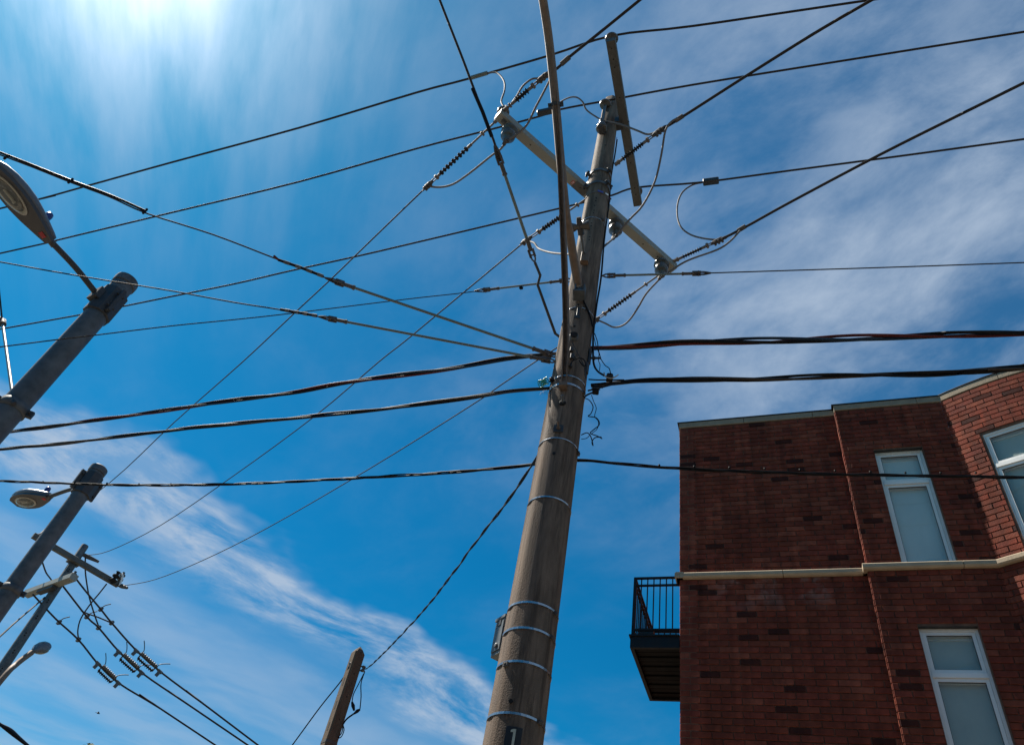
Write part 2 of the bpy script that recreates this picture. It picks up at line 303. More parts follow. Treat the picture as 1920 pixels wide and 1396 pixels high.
def stripes(name, P, r, twist, phases, parent, mats, R0, n=7):
    """cable strands wound round the path P, each one a part"""
    Q = []
    for a, b in zip(P, P[1:]):
        k = max(1, int((b-a).length/.09))
        Q += [a.lerp(b, j/k) for j in range(k)]
    Q.append(P[-1]); a0 = None; s = 0; frames = []
    for i, p in enumerate(Q):
        t = (Q[min(i+1,len(Q)-1)]-Q[max(i-1,0)]).normalized()
        if a0 is None: a0 = t.orthogonal().normalized()
        a0 = (a0-t*a0.dot(t)).normalized(); frames.append((p, a0.copy(), t.cross(a0), s))
        if i+1 < len(Q): s += (Q[i+1]-p).length
    tot = s
    for ph, mm in zip(phases, mats):
        pts = []
        for p, a, b, s_ in frames:
            loose = 1+.55*math.sin(s_*1.1+ph*3)**2*.5
            end = min(1, s_/.8, (tot-s_)/.8+.3)
            an = ph + 2*math.pi*s_/twist + .5*math.sin(s_*1.7+ph)
            pts.append(p+(a*math.cos(an)+b*math.sin(an))*R0*loose*(.6+.4*max(0,end)))
        MB().tube(pts, r, n).build(name, mm, parent)
# ------------------------------------------------------------------ ground
g = MB(); ng = 64
g.add([(math.cos(2*math.pi*k/ng)*1500, math.sin(2*math.pi*k/ng)*1500, 0) for k in range(ng)], [tuple(range(ng))])
o = g.build('ground', 'soil', kind='structure')
HD = adir(116.5); HN = adir(-153.5)     # along the brick facade (to the right) and out of it (towards the eye)
C0 = az(1275, 1072, 8.2); C0.z = 0
def bp(s, u, z=0): return C0 + HD*s + HN*u + Vector((0,0,z))
def quad(name, m, pts, z0, z1):
    MB().prism([(p.x,p.y) for p in pts], z0, z1).build(name, m, kind='structure')
quad('pavement', 'paving', [bp(-60,4.2), bp(60,4.2), bp(60,-.0), bp(-60,-.0)], 0.0, .13)
quad('kerb', 'stone', [bp(-60,4.36), bp(60,4.36), bp(60,4.203), bp(-60,4.203)], 0.0, .14)
quad('road', 'asphalt', [bp(-200,16), bp(200,16), bp(200,4.36), bp(-200,4.36)], 0.001, .012)
quad('road_marking', 'white', [bp(-200,10.26), bp(200,10.26), bp(200,10.14), bp(-200,10.14)], .013, .017)
quad('pavement', 'paving', [bp(-60,20.2), bp(60,20.2), bp(60,16), bp(-60,16)], 0.0, .13)
def sky_blocker_house(s0, label):  # unseen house added behind the camera only to block low sky light
    W_, D_, H_, u0 = 11.6, 9.0, 9.5, 20.3
    root = bpy.data.objects.new('sky_blocker_house', None); COL.objects.link(root); root.location = bp(s0+W_/2, u0); root['label'] = label; root['category'] = 'house'; root['group'] = 'added unseen row houses behind the camera that block low sky light'
    def add(name, m, a, b_, c, d_, z0, z1, par):
        mb = MB(); mb.box(bp((a+b_)/2+s0, u0+(c+d_)/2, (z0+z1)/2), HD*((b_-a)/2), HN*((d_-c)/2), Vector((0,0,(z1-z0)/2))); return mb.build(name, m, par)
    add('wall', 'brick_far', 0, W_, 0, D_, 0, H_, root)
    add('cornice', 'stone', -.05, W_+.05, -.25, -.003, H_-.45, H_+.1, root)
    for f_ in range(3):
        for k in range(4):
            if f_ == 0 and k == 1:
                d_ = add('door', 'lampbody', k*2.7+1.2, k*2.7+2.2, -.05, -.003, .15, 2.4, root); add('handle', 'steel', k*2.7+1.3, k*2.7+1.35, -.11, -.053, 1.1, 1.2, d_); continue
            w_ = add('window', 'frame', k*2.7+1.1, k*2.7+2.2, -.04, -.003, f_*3.0+.9, f_*3.0+2.6, root); add('pane', 'gasket', k*2.7+1.18, k*2.7+2.12, -.06, -.043, f_*3.0+.98, f_*3.0+2.52, w_)
# ------------------------------------------------------------------ main concrete pole
PA = adir(6.3)*4.8
ZT = az(1148,188,1.6+1).z
def pr(z): return .205 - (.205-.122)*z/12.9
def cone_hit(px_, py_, lift=0):
    r = ray(px_, py_); a = r.x**2+r.y**2; rad = .17
    for _ in range(4):
        b = -(r.x*PA.x+r.y*PA.y); c = PA.x**2+PA.y**2-rad*rad; disc = max(b*b-a*c, 0); t = (-b-math.sqrt(disc))/a
        p = EYE+r*t; rad = pr(p.z)+lift
    n = Vector((p.x-PA.x, p.y-PA.y, 0)).normalized(); return p, n
def ztop():
    lo, hi = 9, 16
    for _ in range(40):
        m_ = (lo+hi)/2
        if proj(Vector((PA.x,PA.y,m_)))[1] > 192: lo = m_
        else: hi = m_
    return lo
ZT = ztop()
pole = thing('utility_pole', 'tall concrete utility pole with steel bands and a number 1 plate, in front of everything', 'utility pole', (PA.x,PA.y,0))
fa = R(219.5)
def octo(r, bev=.26):
    out = []
    for k in range(8):
        a = fa+k*math.pi/4
        for q_ in (-.5,-.17,.17,.5): out.append((math.cos(a+q_*bev)*r*(1-.018*abs(q_)), math.sin(a+q_*bev)*r*(1-.018*abs(q_))))
    return out
sh = MB(); zs = [0,1,2,3,4,5,6,7,8,9,10,11,12,ZT-.03,ZT]; vs = []
for i, z in enumerate(zs):
    rr = pr(z)*(.90 if i == len(zs)-1 else 1)
    for p in octo(rr): vs.append((PA.x+p[0], PA.y+p[1], z))
n_ = 32
sh.add(vs, [(i*n_+k, i*n_+(k+1)%n_, (i+1)*n_+(k+1)%n_, (i+1)*n_+k) for i in range(len(zs)-1) for k in range(n_)], True)
sh.add(vs[-n_:], [tuple(range(n_))])
shaft = sh.build('shaft', 'concrete', pole)
shaft.data.set_sharp_from_angle(angle=R(40))
def zat(py_, front=True):
    lo, hi = 1.7, 14
    for _ in range(40):
        m_ = (lo+hi)/2; q_ = Vector((PA.x,PA.y,0)).normalized()*(4.8-pr(m_)); q_.z = m_
        if proj(q_)[1] > py_: lo = m_
        else: hi = m_
    return lo
def ring(z, h, th, seg=32, tilt=0, tdir=0):
    m_ = MB(); r0 = pr(z)-.004; r1 = pr(z)+th; vs = []
    for rr, dz in ((r0,-h/2),(r1,-h/2),(r1,h/2),(r0,h/2)):
        for k in range(seg):
            a = 2*math.pi*k/seg; vs.append((PA.x+math.cos(a)*rr, PA.y+math.sin(a)*rr, z+dz+tilt*math.cos(a-tdir)*rr))
    m_.add(vs, [(i*seg+k, i*seg+(k+1)%seg, ((i+1)%4)*seg+(k+1)%seg, ((i+1)%4)*seg+k) for i in range(4) for k in range(seg)], False)
    return m_
def on_pole(px_, py_, lift=0): return cone_hit(px_, py_, lift)
for y_, h_, th_, bx_ in ((1337,.015,.003,(1013,1353)),(1240,.015,.003,(948,1244)),(1177,.015,.003,(1036,1195)),(1129,.015,.003,(1043,1150)),
                    (931,.013,.003,None),(821,.009,.003,(1085,850)),(704,.011,.003,None),(719,.022,.004,(1095,736)),(576,.007,.002,None),(407,.008,.002,(1131,412))):
    z = zat(y_); b = ring(z, h_, th_, tilt=.0).build('steel_band', 'steel', pole)
    if bx_:
        p, n = cone_hit(*bx_, .008); t = n.cross(Vector((0,0,1)))
        MB().box(p, t*.018, n*.008, Vector((0,0,.014))).tube([p+n*.008-t*.008, p+n*.008+t*.008], .006, 6).build('buckle', 'clamp', b)
for y_ in (314, 337):
    z = zat(y_+4); c = ring(z, .045, .012, tilt=.0).build('pole_collar', 'galv', pole)
    for a in (SUN_AZ-38, 62, 150):
        d = adir(a); p = Vector((PA.x,PA.y,z))+d*(pr(z)+.03); t = d.cross(Vector((0,0,1)))
        MB().box(p, d*.03, t*.012, Vector((0,0,.025))).tube([p-t*.045+d*.008, p+t*.045+d*.008], .008, 6).tube([p+t*.030+d*.008,p+t*.042+d*.008], .015, 6).tube([p-t*.042+d*.008,p-t*.030+d*.008], .015, 6).build('bolt', 'galv_dark', c)
for q_, r_ in (((1192,237),.010),((1148,195),.006),((1145.5,209),.005),((1135,273),.014),((1131,292),.008),((1126,330),.006),((1118,372),.009),((1117,377),.009),((1115,386),.009),((1114,395),.008),((1113,400),.008),((1109,419),.009),((1108.5,424),.009),((1105.5,445),.009),((1105,450),.009),
               ((1084,572),.011),((1077,612),.012),((1038.5,850),.014),((958,1314),.014)):
    if q_[0] > 1180: continue
    p, n = cone_hit(*q_, -.006); MB().tube([p, p+n*.0075], r_, 10).build('bolt_hole', 'hole', pole)
# plate with the number
p, n = cone_hit(959, 1402, .0); z0 = zat(1363); 
pl_ = MB(); a0 = math.atan2(n.y, n.x); hw = .047/pr(3.4); vs = []; kk = 8; HP = .21
for lift in (.006, .011):
    for zz_ in (z0-HP, z0):
        for k in range(kk+1):
            a = a0-hw+2*hw*k/kk; rr = pr(zz_)*1.0+lift; vs.append((PA.x+math.cos(a)*rr, PA.y+math.sin(a)*rr, zz_))
m1 = kk+1
fs = [(2*m1+k, 2*m1+k+1, 3*m1+k+1, 3*m1+k) for k in range(kk)]+[(k+1,k,m1+k,m1+k+1) for k in range(kk)]
fs += [(m1+k, m1+k+1, 3*m1+k+1, 3*m1+k)[::-1] for k in range(kk)]+[(k,k+1,2*m1+k+1,2*m1+k) for k in range(kk)]+[(0,m1,3*m1,2*m1),(kk,2*m1+kk,3*m1+kk,m1+kk)]
plate = pl_.add(vs, fs).build('number_plate', 'plate', pole)
t = Vector((-n.y, n.x, 0)); rr = pr(z0)+.0125; c = Vector((PA.x,PA.y,0))+n*rr
def gl(x, z): return c+t*x+Vector((0,0,z0+z))
if proj(gl(.02,0))[0] < proj(gl(-.02,0))[0]: t = -t
num = MB()
out_ = [(-.020,-.022),(-.003,-.014),(.011,-.014),(.011,-.185),(-.004,-.185),(-.004,-.032),(-.020,-.034)]
vs = [gl(x,z) for x,z in out_]+[gl(x,z)-n*.003 for x,z in out_]; k_ = len(out_)
num.add(vs, [tuple(range(k_)), tuple(range(2*k_-1,k_-1,-1))]+[(i,(i+1)%k_,k_+(i+1)%k_,k_+i) for i in range(k_)]).build('numeral', 'numeral', plate)
# square washer plates and bolts on the shaft
def washer(px_, py_, s=.035, bolt=True, lean=0):
    p, n = cone_hit(px_, py_, .004); t = n.cross(Vector((0,0,1)))
    w_ = MB().bbox(p, t*s, n*.006, Vector((0,0,s)), .002).build('square_washer', 'galv_dark', pole)
    if bolt: MB().tube([p, p+n*.09], .008, 8).lathe(p+n*.006, n, [(0,.018),(.014,.018)], 6, False).build('bolt', 'strut', w_)
washer(1047, 803, .04)
p, n = cone_hit(1055, 755, .0)
b = MB().lathe(p-n*.01, n, [(0,.03),(.016,.03),(.018,.022)], 14).build('bolt_cup', 'hole', pole)
MB().tube([p, p+n*.085+Vector((0,0,.01))], .010, 8).build('bolt', 'galv', b)
# standoff bracket with a spool insulator (left face, near 1095/440)
p, n = cone_hit(1097, 488, .0); t = n.cross(Vector((0,0,1)))
br = MB().bbox(p+n*.03, Vector((0,0,.085)), n*.03, t*.042, .006).build('bracket_box', 'strut', pole)
T0 = ad(1094, 472, 4.58); T1 = ad(1089, 437, 4.40)
MB().tube([p+n*.05+Vector((0,0,.05)), T0, T1], .014, 8).build('bracket_rod', 'galv', br)
dd = (T1-T0).normalized(); sd = dd.cross(T1-EYE).normalized()
if sd.dot(ray(1120,430)-ray(1080,430)) < 0: sd = -sd
T2 = T1+dd*.10
MB().tube([T1-dd*.02, T1+dd*.05, T1+dd*.13, T1+dd*.17], [.036,.032,.030,.024], 8).build('clevis', 'galv_dark', br)
MB().lathe(T1+dd*.07-sd*.10, sd, [(0,.055),(.02,.052),(.07,.030),(.13,.030),(.18,.052),(.20,.055)], 16).build('spool', 'porc', br)
# lamp arm: a curved tube and a lower channel strut, in one vertical plane
BET = adir(-152.6); BN = Vector((-BET.y, BET.x, 0))
def inplane(px_, py_):
    r = ray(px_, py_); q_ = EYE+r*(BN.dot(PA)/BN.dot(r)); return q_
up_pts = [inplane(*q_) for q_ in ((1086,545),(1078,500),(1068,440),(1061,400),(1051,300),(1042,197),(1030,82),(1018,0))]
dl = (up_pts[-1]-up_pts[-2]); ext = [up_pts[-1]+dl*.9+Vector((0,0,-.06)), up_pts[-1]+dl*2.6+Vector((0,0,-.35))]
arm = MB().tube(smooth(up_pts+ext, 5), [.046]*1000, 14).build('lamp_arm', 'arm', pole)
st = smooth([inplane(*q_)-Vector((0,0,.0)) for q_ in ((1058,727),(1061,660),(1061,580),(1057,463),(1050,300),(1041,172))], 5)
st = [p_+(EYE-p_).normalized()*.055 for p_ in st]
sm_ = MB(); vs = []; W_, D_ = .027, .024
for i, p_ in enumerate(st):
    t_ = (st[min(i+1,len(st)-1)]-st[max(i-1,0)]).normalized(); f_ = BET.cross(Vector((0,0,1))); f_ = (f_-t_*f_.dot(t_)).normalized(); b_ = t_.cross(f_)
    for a_, c_ in ((-W_,-D_),(W_,-D_),(W_,D_),(W_*.6,D_),(W_*.55,-D_*.4),(-W_*.55,-D_*.4),(-W_*.6,D_),(-W_,D_)): vs.append(p_+f_*a_+b_*c_)
m_ = len(st)
sm_.add(vs, [(i*8+k, i*8+(k+1)%8, (i+1)*8+(k+1)%8, (i+1)*8+k) for i in range(m_-1) for k in range(8)]+[tuple(range(7,-1,-1)), tuple(range((m_-1)*8, m_*8))])
strut = sm_.build('arm_strut', 'strut', pole)
cl = inplane(1042,197); ta = (inplane(1030,82)-cl).normalized(); sd = ta.cross(cl-EYE).normalized()
c = MB().tube([cl-ta*.02, cl+ta*.02], .054, 16).box(cl+sd*.058-ta*.0, sd*.022, ta*.02, ta.cross(sd)*.02).box(cl-sd*.058, sd*.022, ta*.02, ta.cross(sd)*.02)
c.tube([cl+sd*.065-ta.cross(sd)*.035, cl+sd*.065+ta.cross(sd)*.035], .009, 6).build('arm_clamp', 'galv_dark', arm)
# saddle of the arm at the pole
p, n = cone_hit(1087, 556, .0); t = n.cross(Vector((0,0,1)))
sdl = MB().bbox(p+n*.02+Vector((0,0,.02)), Vector((0,0,.10)), n*.012, t*.055, .004).bbox(p+n*.07+Vector((0,0,-.07)), n*.065, t*.06, Vector((0,0,.010)), .004)
sdl.box(p+n*.06+t*.045, n*.05, t*.006, Vector((0,0,.07))).box(p+n*.06-t*.045, n*.05, t*.006, Vector((0,0,.07))).build('arm_saddle', 'galv', pole)
MB().tube([p+n*.08+Vector((0,0,.03))+t*(.03*math.cos(a_*.7))+Vector((0,0,.03*math.sin(a_*.7))) for a_ in range(9)], .008, 6).build('eye_bolt', 'clamp', arm)
p, n = cone_hit(1057, 728, .0); t = n.cross(Vector((0,0,1)))
MB().box(p+n*.03, n*.035, t*.035, Vector((0,0,.022))).tube([p+n*.03-t*.045, p+n*.03+t*.045], .009, 6).build('strut_foot', 'strut', pole)
# meter cap on the shaft behind the strut
p, n = cone_hit(1076, 634, .0)
b = MB().lathe(p-n*.01, n, [(0,.042),(.045,.042),(.05,.038)], 16).build('conduit_cap', 'galv', pole)
MB().lathe(p+n*.0, n, [(.03,.036),(.052,.036)], 16).build('cap_opening', 'hole', b)
# brackets of small hardware below the cap
for q_, s_ in (((1072,655),.026),((1073,668),.03),((1070,686),.016)):
    p, n = cone_hit(*q_, .012); t = n.cross(Vector((0,0,1)))
    MB().bbox(p, Vector((0,0,s_)), t*s_*.6, n*.014, .003).tube([p-t*s_, p+t*s_], .007, 6).build('cable_clip', 'galv_dark', pole)
p, n = cone_hit(1083, 590, .006); t = n.cross(Vector((0,0,1)))
MB().bbox(p+Vector((0,0,.05)), Vector((0,0,.06)), t*.012, n*.004, .002).box(p-Vector((0,0,.03)), t*.026, n*.004, Vector((0,0,.022))).build('angle_tab', 'galv_dark', pole)
# right-hand bracket plates near the telecom cables
for q_, h_ in (((1106,668),.10),((1101,690),.07)):
    p, n = cone_hit(*q_, .01); t = n.cross(Vector((0,0,1)))
    MB().bbox(p, Vector((0,0,h_)), t*.02, n*.01, .003).build('side_bracket', 'galv_dark', pole)
Pb = ad(1108,671,4.75); Pe = ad(1126,671,4.72)
MB().tube([Pb,Pe], .012, 8).lathe(Pb, Pe-Pb, [(.02,.02),(.04,.02)], 8).build('side_bolt', 'galv_dark', pole)
# coloured tie round the top
z = zat(360); c_ = ring(z, .012, .004).build('wire_tie', 'alu', pole)
p, n = cone_hit(1126, 359, .008); t = n.cross(Vector((0,0,1)))
MB().bbox(p, t*.035, Vector((0,0,.018)), n*.004, .004).build('blue_tag', 'bluetag', c_)
p, n = cone_hit(1138, 364, .008); t = n.cross(Vector((0,0,1)))
MB().bbox(p, t*.028-Vector((0,0,.02)), Vector((0,0,.016)), n*.003, .003).build('white_tag', 'white', c_)
p, n = cone_hit(1143, 373, .006); MB().bbox(p, Vector((0,0,.035)), n.cross(Vector((0,0,1)))*.008, n*.003, .002).build('red_tag', 'redtag', c_)
p, n = cone_hit(1156, 262, .010); MB().bbox(p, Vector((0,0,.05)), n.cross(Vector((0,0,1)))*.014, n*.004, .002).build('blue_tag', 'bluetag', pole)

# crossarms -----------------------------------------------------------------
Z1 = 10.42
A1, B1 = az(934,213,Z1), az(1263,503,Z1); d1 = (B1-A1).normalized(); s1 = d1.cross(Vector((0,0,1))).normalized()
x1 = MB().bbox((A1+B1)/2, (B1-A1)/2, s1*.062, Vector((0,0,.062)), .008).build('crossarm', 'fibre', pole, 'pale grey fibreglass crossarm set square behind the pole')
def beam_at(A, d, px_, py_, z):
    q_ = az(px_, py_, z); return A+d*((q_-A).dot(d))
for q_ in ((1004,259),(1213,447),(1230,478),(947,217)):
    p = beam_at(A1, d1, *q_, Z1)
    MB().tube([p-Vector((0,0,.066)), p-Vector((0,0,.060))], .009, 8).build('bolt_hole', 'hole', x1)
pm = beam_at(A1, d1, 1092,345,Z1)
MB().bbox(pm-Vector((0,0,.067)), d1*.10, s1*.055, Vector((0,0,.006)), .002).lathe(pm-Vector((0,0,.07)), (0,0,-1), [(0,.022),(.012,.022)], 6, False).build('mounting_plate', 'galv', x1)
pm = beam_at(A1, d1, 947,223,Z1); MB().box(pm-Vector((0,0,.065)), d1*.03, s1*.03, Vector((0,0,.004))).lathe(pm-Vector((0,0,.069)), (0,0,-1), [(0,.014),(.01,.014)], 6, False).build('mounting_plate', 'galv', x1)
pm = beam_at(A1, d1, 1080,337,Z1)-s1*0.0
stk = MB().box(pm-Vector((0,0,.064)), d1*.042, s1*.026, Vector((0,0,.002))).build('red_label', 'redtag', x1)
for i in range(3): 
    c = pm-Vector((0,0,.067))-d1*.02+s1*(.014-.014*i); MB().box(c, d1*.014, s1*.003, Vector((0,0,.0006))).build('label_line', 'white', stk)
for i in range(2):
    c = pm-Vector((0,0,.067))+d1*.02+s1*(.008-.014*i); MB().box(c, d1*.012, s1*.004, Vector((0,0,.0006))).build('label_line', 'white', stk)
pc = Vector((PA.x,PA.y,Z1)); off = (pc-A1)-d1*(pc-A1).dot(d1); mid1 = A1+d1*(pc-A1).dot(d1)
print('x1 offset', off.length, 'pole r', pr(Z1), 'len', (B1-A1).length)
MB().box((mid1+pc)/2, d1*.09, (pc-mid1)*.5, Vector((0,0,.05))).build('crossarm_gain', 'galv_dark', x1)
# bell insulators hanging under and standing on the first arm
UND = [(0,.030),(.02,.034),(.03,.062),(.05,.078),(.075,.080),(.08,.060),(.10,.062),(.115,.070),(.15,.070),(.17,.052),(.185,.034),(.21,.030),(.225,.018)]
def under_ins(px_, py_, tilt=None):
    p = beam_at(A1, d1, px_, py_, Z1)-Vector((0,0,.062)); dn = Vector((0,0,-1))
    i_ = MB().lathe(p, dn, [(a_*1.62,b_*1.28) for a_,b_ in UND], 20).build('pin_insulator', 'porc', x1)
    e = p+dn*.365
    MB().lathe(p+dn*.32, dn, [(0,.036),(.03,.040),(.05,.028),(.07,.022)], 8, False).box(e+dn*.03, s1*.045, d1*.014, Vector((0,0,.012))).box(e+dn*.015-s1*.03, s1*.012, d1*.022, Vector((0,0,.022))).box(e+dn*.015+s1*.03, s1*.012, d1*.022, Vector((0,0,.022))).tube([e+dn*.01+s1*.03,e+dn*.07+s1*.03], .007, 6).tube([e+dn*.01-s1*.03,e+dn*.06-s1*.03], .007, 6).build('wire_clamp', 'clamp', i_)
    return e+dn*.03
I1 = under_ins(962,233); I2 = under_ins(1156,410); I3 = under_ins(1241,483)
TOPI = [(0,.02),(.03,.02),(.035,.075),(.06,.080),(.075,.050),(.10,.048),(.11,.034),(.125,.032),(.135,.040),(.15,.036)]
p = beam_at(A1, d1, 948,210,Z1)+Vector((0,0,.062)); i_ = MB().lathe(p, (0,0,1), [(a_*1.15,b_) for a_,b_ in TOPI], 18).build('pin_insulator', 'porc', x1)
MB().box(p+Vector((0,0,.16)), s1*.05, d1*.016, Vector((0,0,.014))).box(p+Vector((0,0,.19)), s1*.02, d1*.02, Vector((0,0,.02))).build('wire_clamp', 'clamp', i_)
I0 = p+Vector((0,0,.18))
# second, upper crossarm
Z2 = 12.05
A2, B2 = az(1145,74,Z2), az(1196,383,Z2); d2 = (B2-A2).normalized(); s2 = d2.cross(Vector((0,0,1))).normalized()
x2 = MB().bbox((A2+B2)/2, (B2-A2)/2, s2*.062, Vector((0,0,.058)), .006).build('crossarm', 'fibre2', pole, 'darker weathered upper crossarm beside the pole top')
pc = Vector((PA.x,PA.y,Z2)); mid2 = A2+d2*(pc-A2).dot(d2); print('x2 offset', (pc-mid2).length, 'len', (B2-A2).length, 'ZT', ZT)
MB().box((mid2+pc)/2, d2*.07, (pc-mid2)*.42, Vector((0,0,.075))).tube([mid2+(mid2-pc).normalized()*.07, pc-(mid2-pc).normalized()*.17], .012, 8).build('crossarm_gain', 'galv_dark', x2)
for q_ in ((1143,89),(1147,109),(1149.5,124),(1160,180),(1181,302),(1189,349),(1191,361)):
    p = beam_at(A2, d2, *q_, Z2); MB().tube([p-Vector((0,0,.062)), p-Vector((0,0,.056))], .009, 8).build('bolt_hole', 'hole', x2)
TI = []
for q_ in ((1147,79),(1195,366)):
    p = beam_at(A2, d2, *q_, Z2)+Vector((0,0,.058)); i_ = MB().lathe(p, (0,0,1), [(a_*1.2,b_*1.12) for a_,b_ in TOPI], 18).build('pin_insulator', 'porc', x2)
    MB().lathe(p+Vector((0,0,.17)), (0,0,1), [(0,.02),(.03,.02),(.04,.01)], 8).build('tie_top', 'clamp', i_); TI.append(p+Vector((0,0,.185)))
# pole-top insulator on a side bracket, and the lower one with the jumper clamp
PB = ad(1138,240,4.64); PT = ad(1139.5,200,4.66)
PB = Vector((PA.x,PA.y,0))+adir(-140)*(pr(12)+.03); 
def zfor(P, py_):
    lo, hi = 3, 16
    for _ in range(40):
        m_ = (lo+hi)/2
        if proj(Vector((P.x,P.y,m_)))[1] > py_: lo = m_
        else: hi = m_
    return lo
zb_, zt_ = zfor(PB, 250), zfor(PB, 199)
pb = MB().bbox(Vector((PB.x,PB.y,(zb_+zt_)/2)), Vector((0,0,(zt_-zb_)/2)), adir(-140)*.012, adir(-50)*.022, .003).build('top_bracket', 'galv', pole)
i_ = MB().lathe((PB.x,PB.y,zt_), (0,0,1), [(0,.022),(.03,.024),(.035,.080),(.065,.086),(.08,.052),(.11,.050),(.12,.036),(.14,.034),(.15,.042),(.17,.034)], 18).build('pin_insulator', 'porc', pb)
MB().lathe((PB.x,PB.y,zt_+.17), (0,0,1), [(0,.022),(.03,.022),(.035,.012),(.08,.010)], 8).build('tie_top', 'galv_dark', i_)
TI.insert(1, Vector((PB.x,PB.y,zt_+.185)))
PB2 = Vector((PA.x,PA.y,0))+adir(-150)*(pr(11.6)+.075); z2_ = zfor(PB2, 243)
i_ = MB().lathe((PB2.x,PB2.y,z2_), (0,0,1), [(0,.040),(.012,.075),(.03,.078),(.034,.062),(.05,.064),(.07,.072),(.10,.070),(.12,.046),(.18,.040),(.20,.050),(.23,.046)], 18).build('post_insulator', 'porc', pole)
MB().box((PB2.x,PB2.y,z2_+.25), adir(60)*.05, adir(-30)*.022, Vector((0,0,.02))).tube([Vector((PB2.x,PB2.y,z2_+.22))+adir(60)*.04,Vector((PB2.x,PB2.y,z2_+.31))+adir(60)*.04], .008, 6).tube([Vector((PB2.x,PB2.y,z2_+.20))-adir(60)*.04,Vector((PB2.x,PB2.y,z2_+.31))-adir(60)*.04], .008, 6).build('wire_clamp', 'galv_dark', i_)
MB().box((PB2.x+.0,PB2.y,z2_-.02)+0*HD if False else (PB2.x,PB2.y,z2_-.015), adir(-150)*.06, adir(-60)*.03, Vector((0,0,.012))).build('insulator_base', 'galv_dark', i_)
IJ = Vector((PB2.x,PB2.y,z2_+.27))
# ------------------------------------------------------------------ wires
def wire(name, label, cat, P, r, m='line', group=None, ext0=0, ext1=0, k=4, parent=None, n=8):
    P = list(P)
    if ext1: P.append(P[-1]+(P[-1]-P[-2]).normalized()*ext1)
    if ext0: P.insert(0, P[0]+(P[0]-P[1]).normalized()*ext0)
    o = MB().tube(smooth(P, k), r, n).build(name, m, parent)
    if parent is None: tag(o, label, cat, group)
    return o
GP = 'three parallel covered lines on the upper crossarm and pole top'
for px_, ia, zl, zr, lab, r_ in (
    ([(0,391),(75,373),(160,349.5),(320,305),(560,240),(780,174),(874,149)], 0, 11.95, 12.3, 'uppermost covered power line, resting on the top end of the narrow upper crossarm', .016),
    ([(0,475),(85,456),(108,450),(320,399),(560,341),(780,279),(908,246),(1009,219),(1052,205)], 1, 12.3, 12.75, 'middle covered power line, resting on the insulator at the very top of the concrete pole', .016),
    ([(0,617),(156,589),(232,574),(320,556),(440,532),(543,508),(662,482),(757,460),(960,412),(1101,378),(1148,366)], 2, 12.0, 12.3, 'lowest of three long covered lines, held by the lower end of the narrow upper crossarm', .016)):
    I = TI[ia]; right = [[(1028,105)],[],[]][ia]
    Rp = [[(1300,49),(1620,2)],[(1300,159),(1600,111),(1920,60)],[(1314,342),(1480,320),(1700,291),(1920,261)]][ia]
    A = az(*px_[0], zl); B = az(*Rp[-1], zr)
    P = flex(A, I, px_+right)+[I]+flex(I, B, Rp)
    wire('power_line', lab, 'power line', P, r_, 'line', GP, ext0=14, ext1=8)
# dead-end strings -----------------------------------------------------------
def string(A, B, f0, f1, label, sheds=8, rs=.036, rc=.014, cl=1.0, m='poly', double=True):
    """a tension insulator from its anchor A to the wire clamp at B"""
    d = (B-A); Ln = d.length; d.normalize(); root = thing('strain_insulator', label, 'insulator', A, 'tension insulators at the ends of the lines')
    sd = d.cross(Vector((0,0,1))).normalized(); upv = sd.cross(d)
    a0, a1 = Ln*f0, Ln*f1
    MB().tube([A, A+d*a0], .013, 8).tube([A+d*(a0-.07), A+d*a0], .020, 8).box(A+d*.03, d*.03, sd*.022, upv*.012).lathe(A+d*(a0*.5), sd, [(-.03,.014),(.03,.014)], 8).build('anchor_rod', 'alu', root)
    pf = [(0, rc)]; st_ = (a1-a0)/sheds
    for i in range(sheds):
        z_ = st_*(i+.5); R_ = rs*(1 if i % 2 == 0 else .86); pf += [(z_-st_*.22, rc), (z_-st_*.05, R_), (z_+st_*.10, R_), (z_+st_*.22, rc)]
    pf.append((a1-a0, rc)); MB().lathe(A+d*a0, d, pf, 14).build('shed_stack', m, root)
    E = A+d*a1
    MB().tube([E, E+d*.06], .020, 8).tube([E+d*.05+sd*.014, B-d*.10+sd*.014], .008, 6).tube([E+d*.05-sd*.014, B-d*.10-sd*.014], .008, 6).lathe(E+d*.08, sd, [(-.035,.018),(.035,.018)], 8).build('yoke', 'alu', root)
    c = MB().tube([B-d*.12*cl, B-d*.06*cl, B+d*.02, B+d*.07*cl], [.020,.034*cl,.036*cl,.018], 8)
    for k in (-.07,-.02,.03):
        c.tube([B+d*k*cl-upv*.06*cl, B+d*k*cl+upv*.055*cl], .008, 6).lathe(B+d*k*cl+upv*.03*cl, upv, [(0,.017),(.015,.017)], 6, False)
        c.box(B+d*k*cl-upv*.028*cl, d*.014, sd*.035*cl, upv*.010)
    ring_ = [B+d*(.075*cl)+d*math.cos(a_*math.pi/4)*.032+upv*math.sin(a_*math.pi/4)*.032 for a_ in range(9)]
    c.tube(ring_, .009, 6)
    c.build('wire_clamp', 'clamp', root); return root
ZW = Z1+.02
a = A1+d1*.08+s1*(-.0)
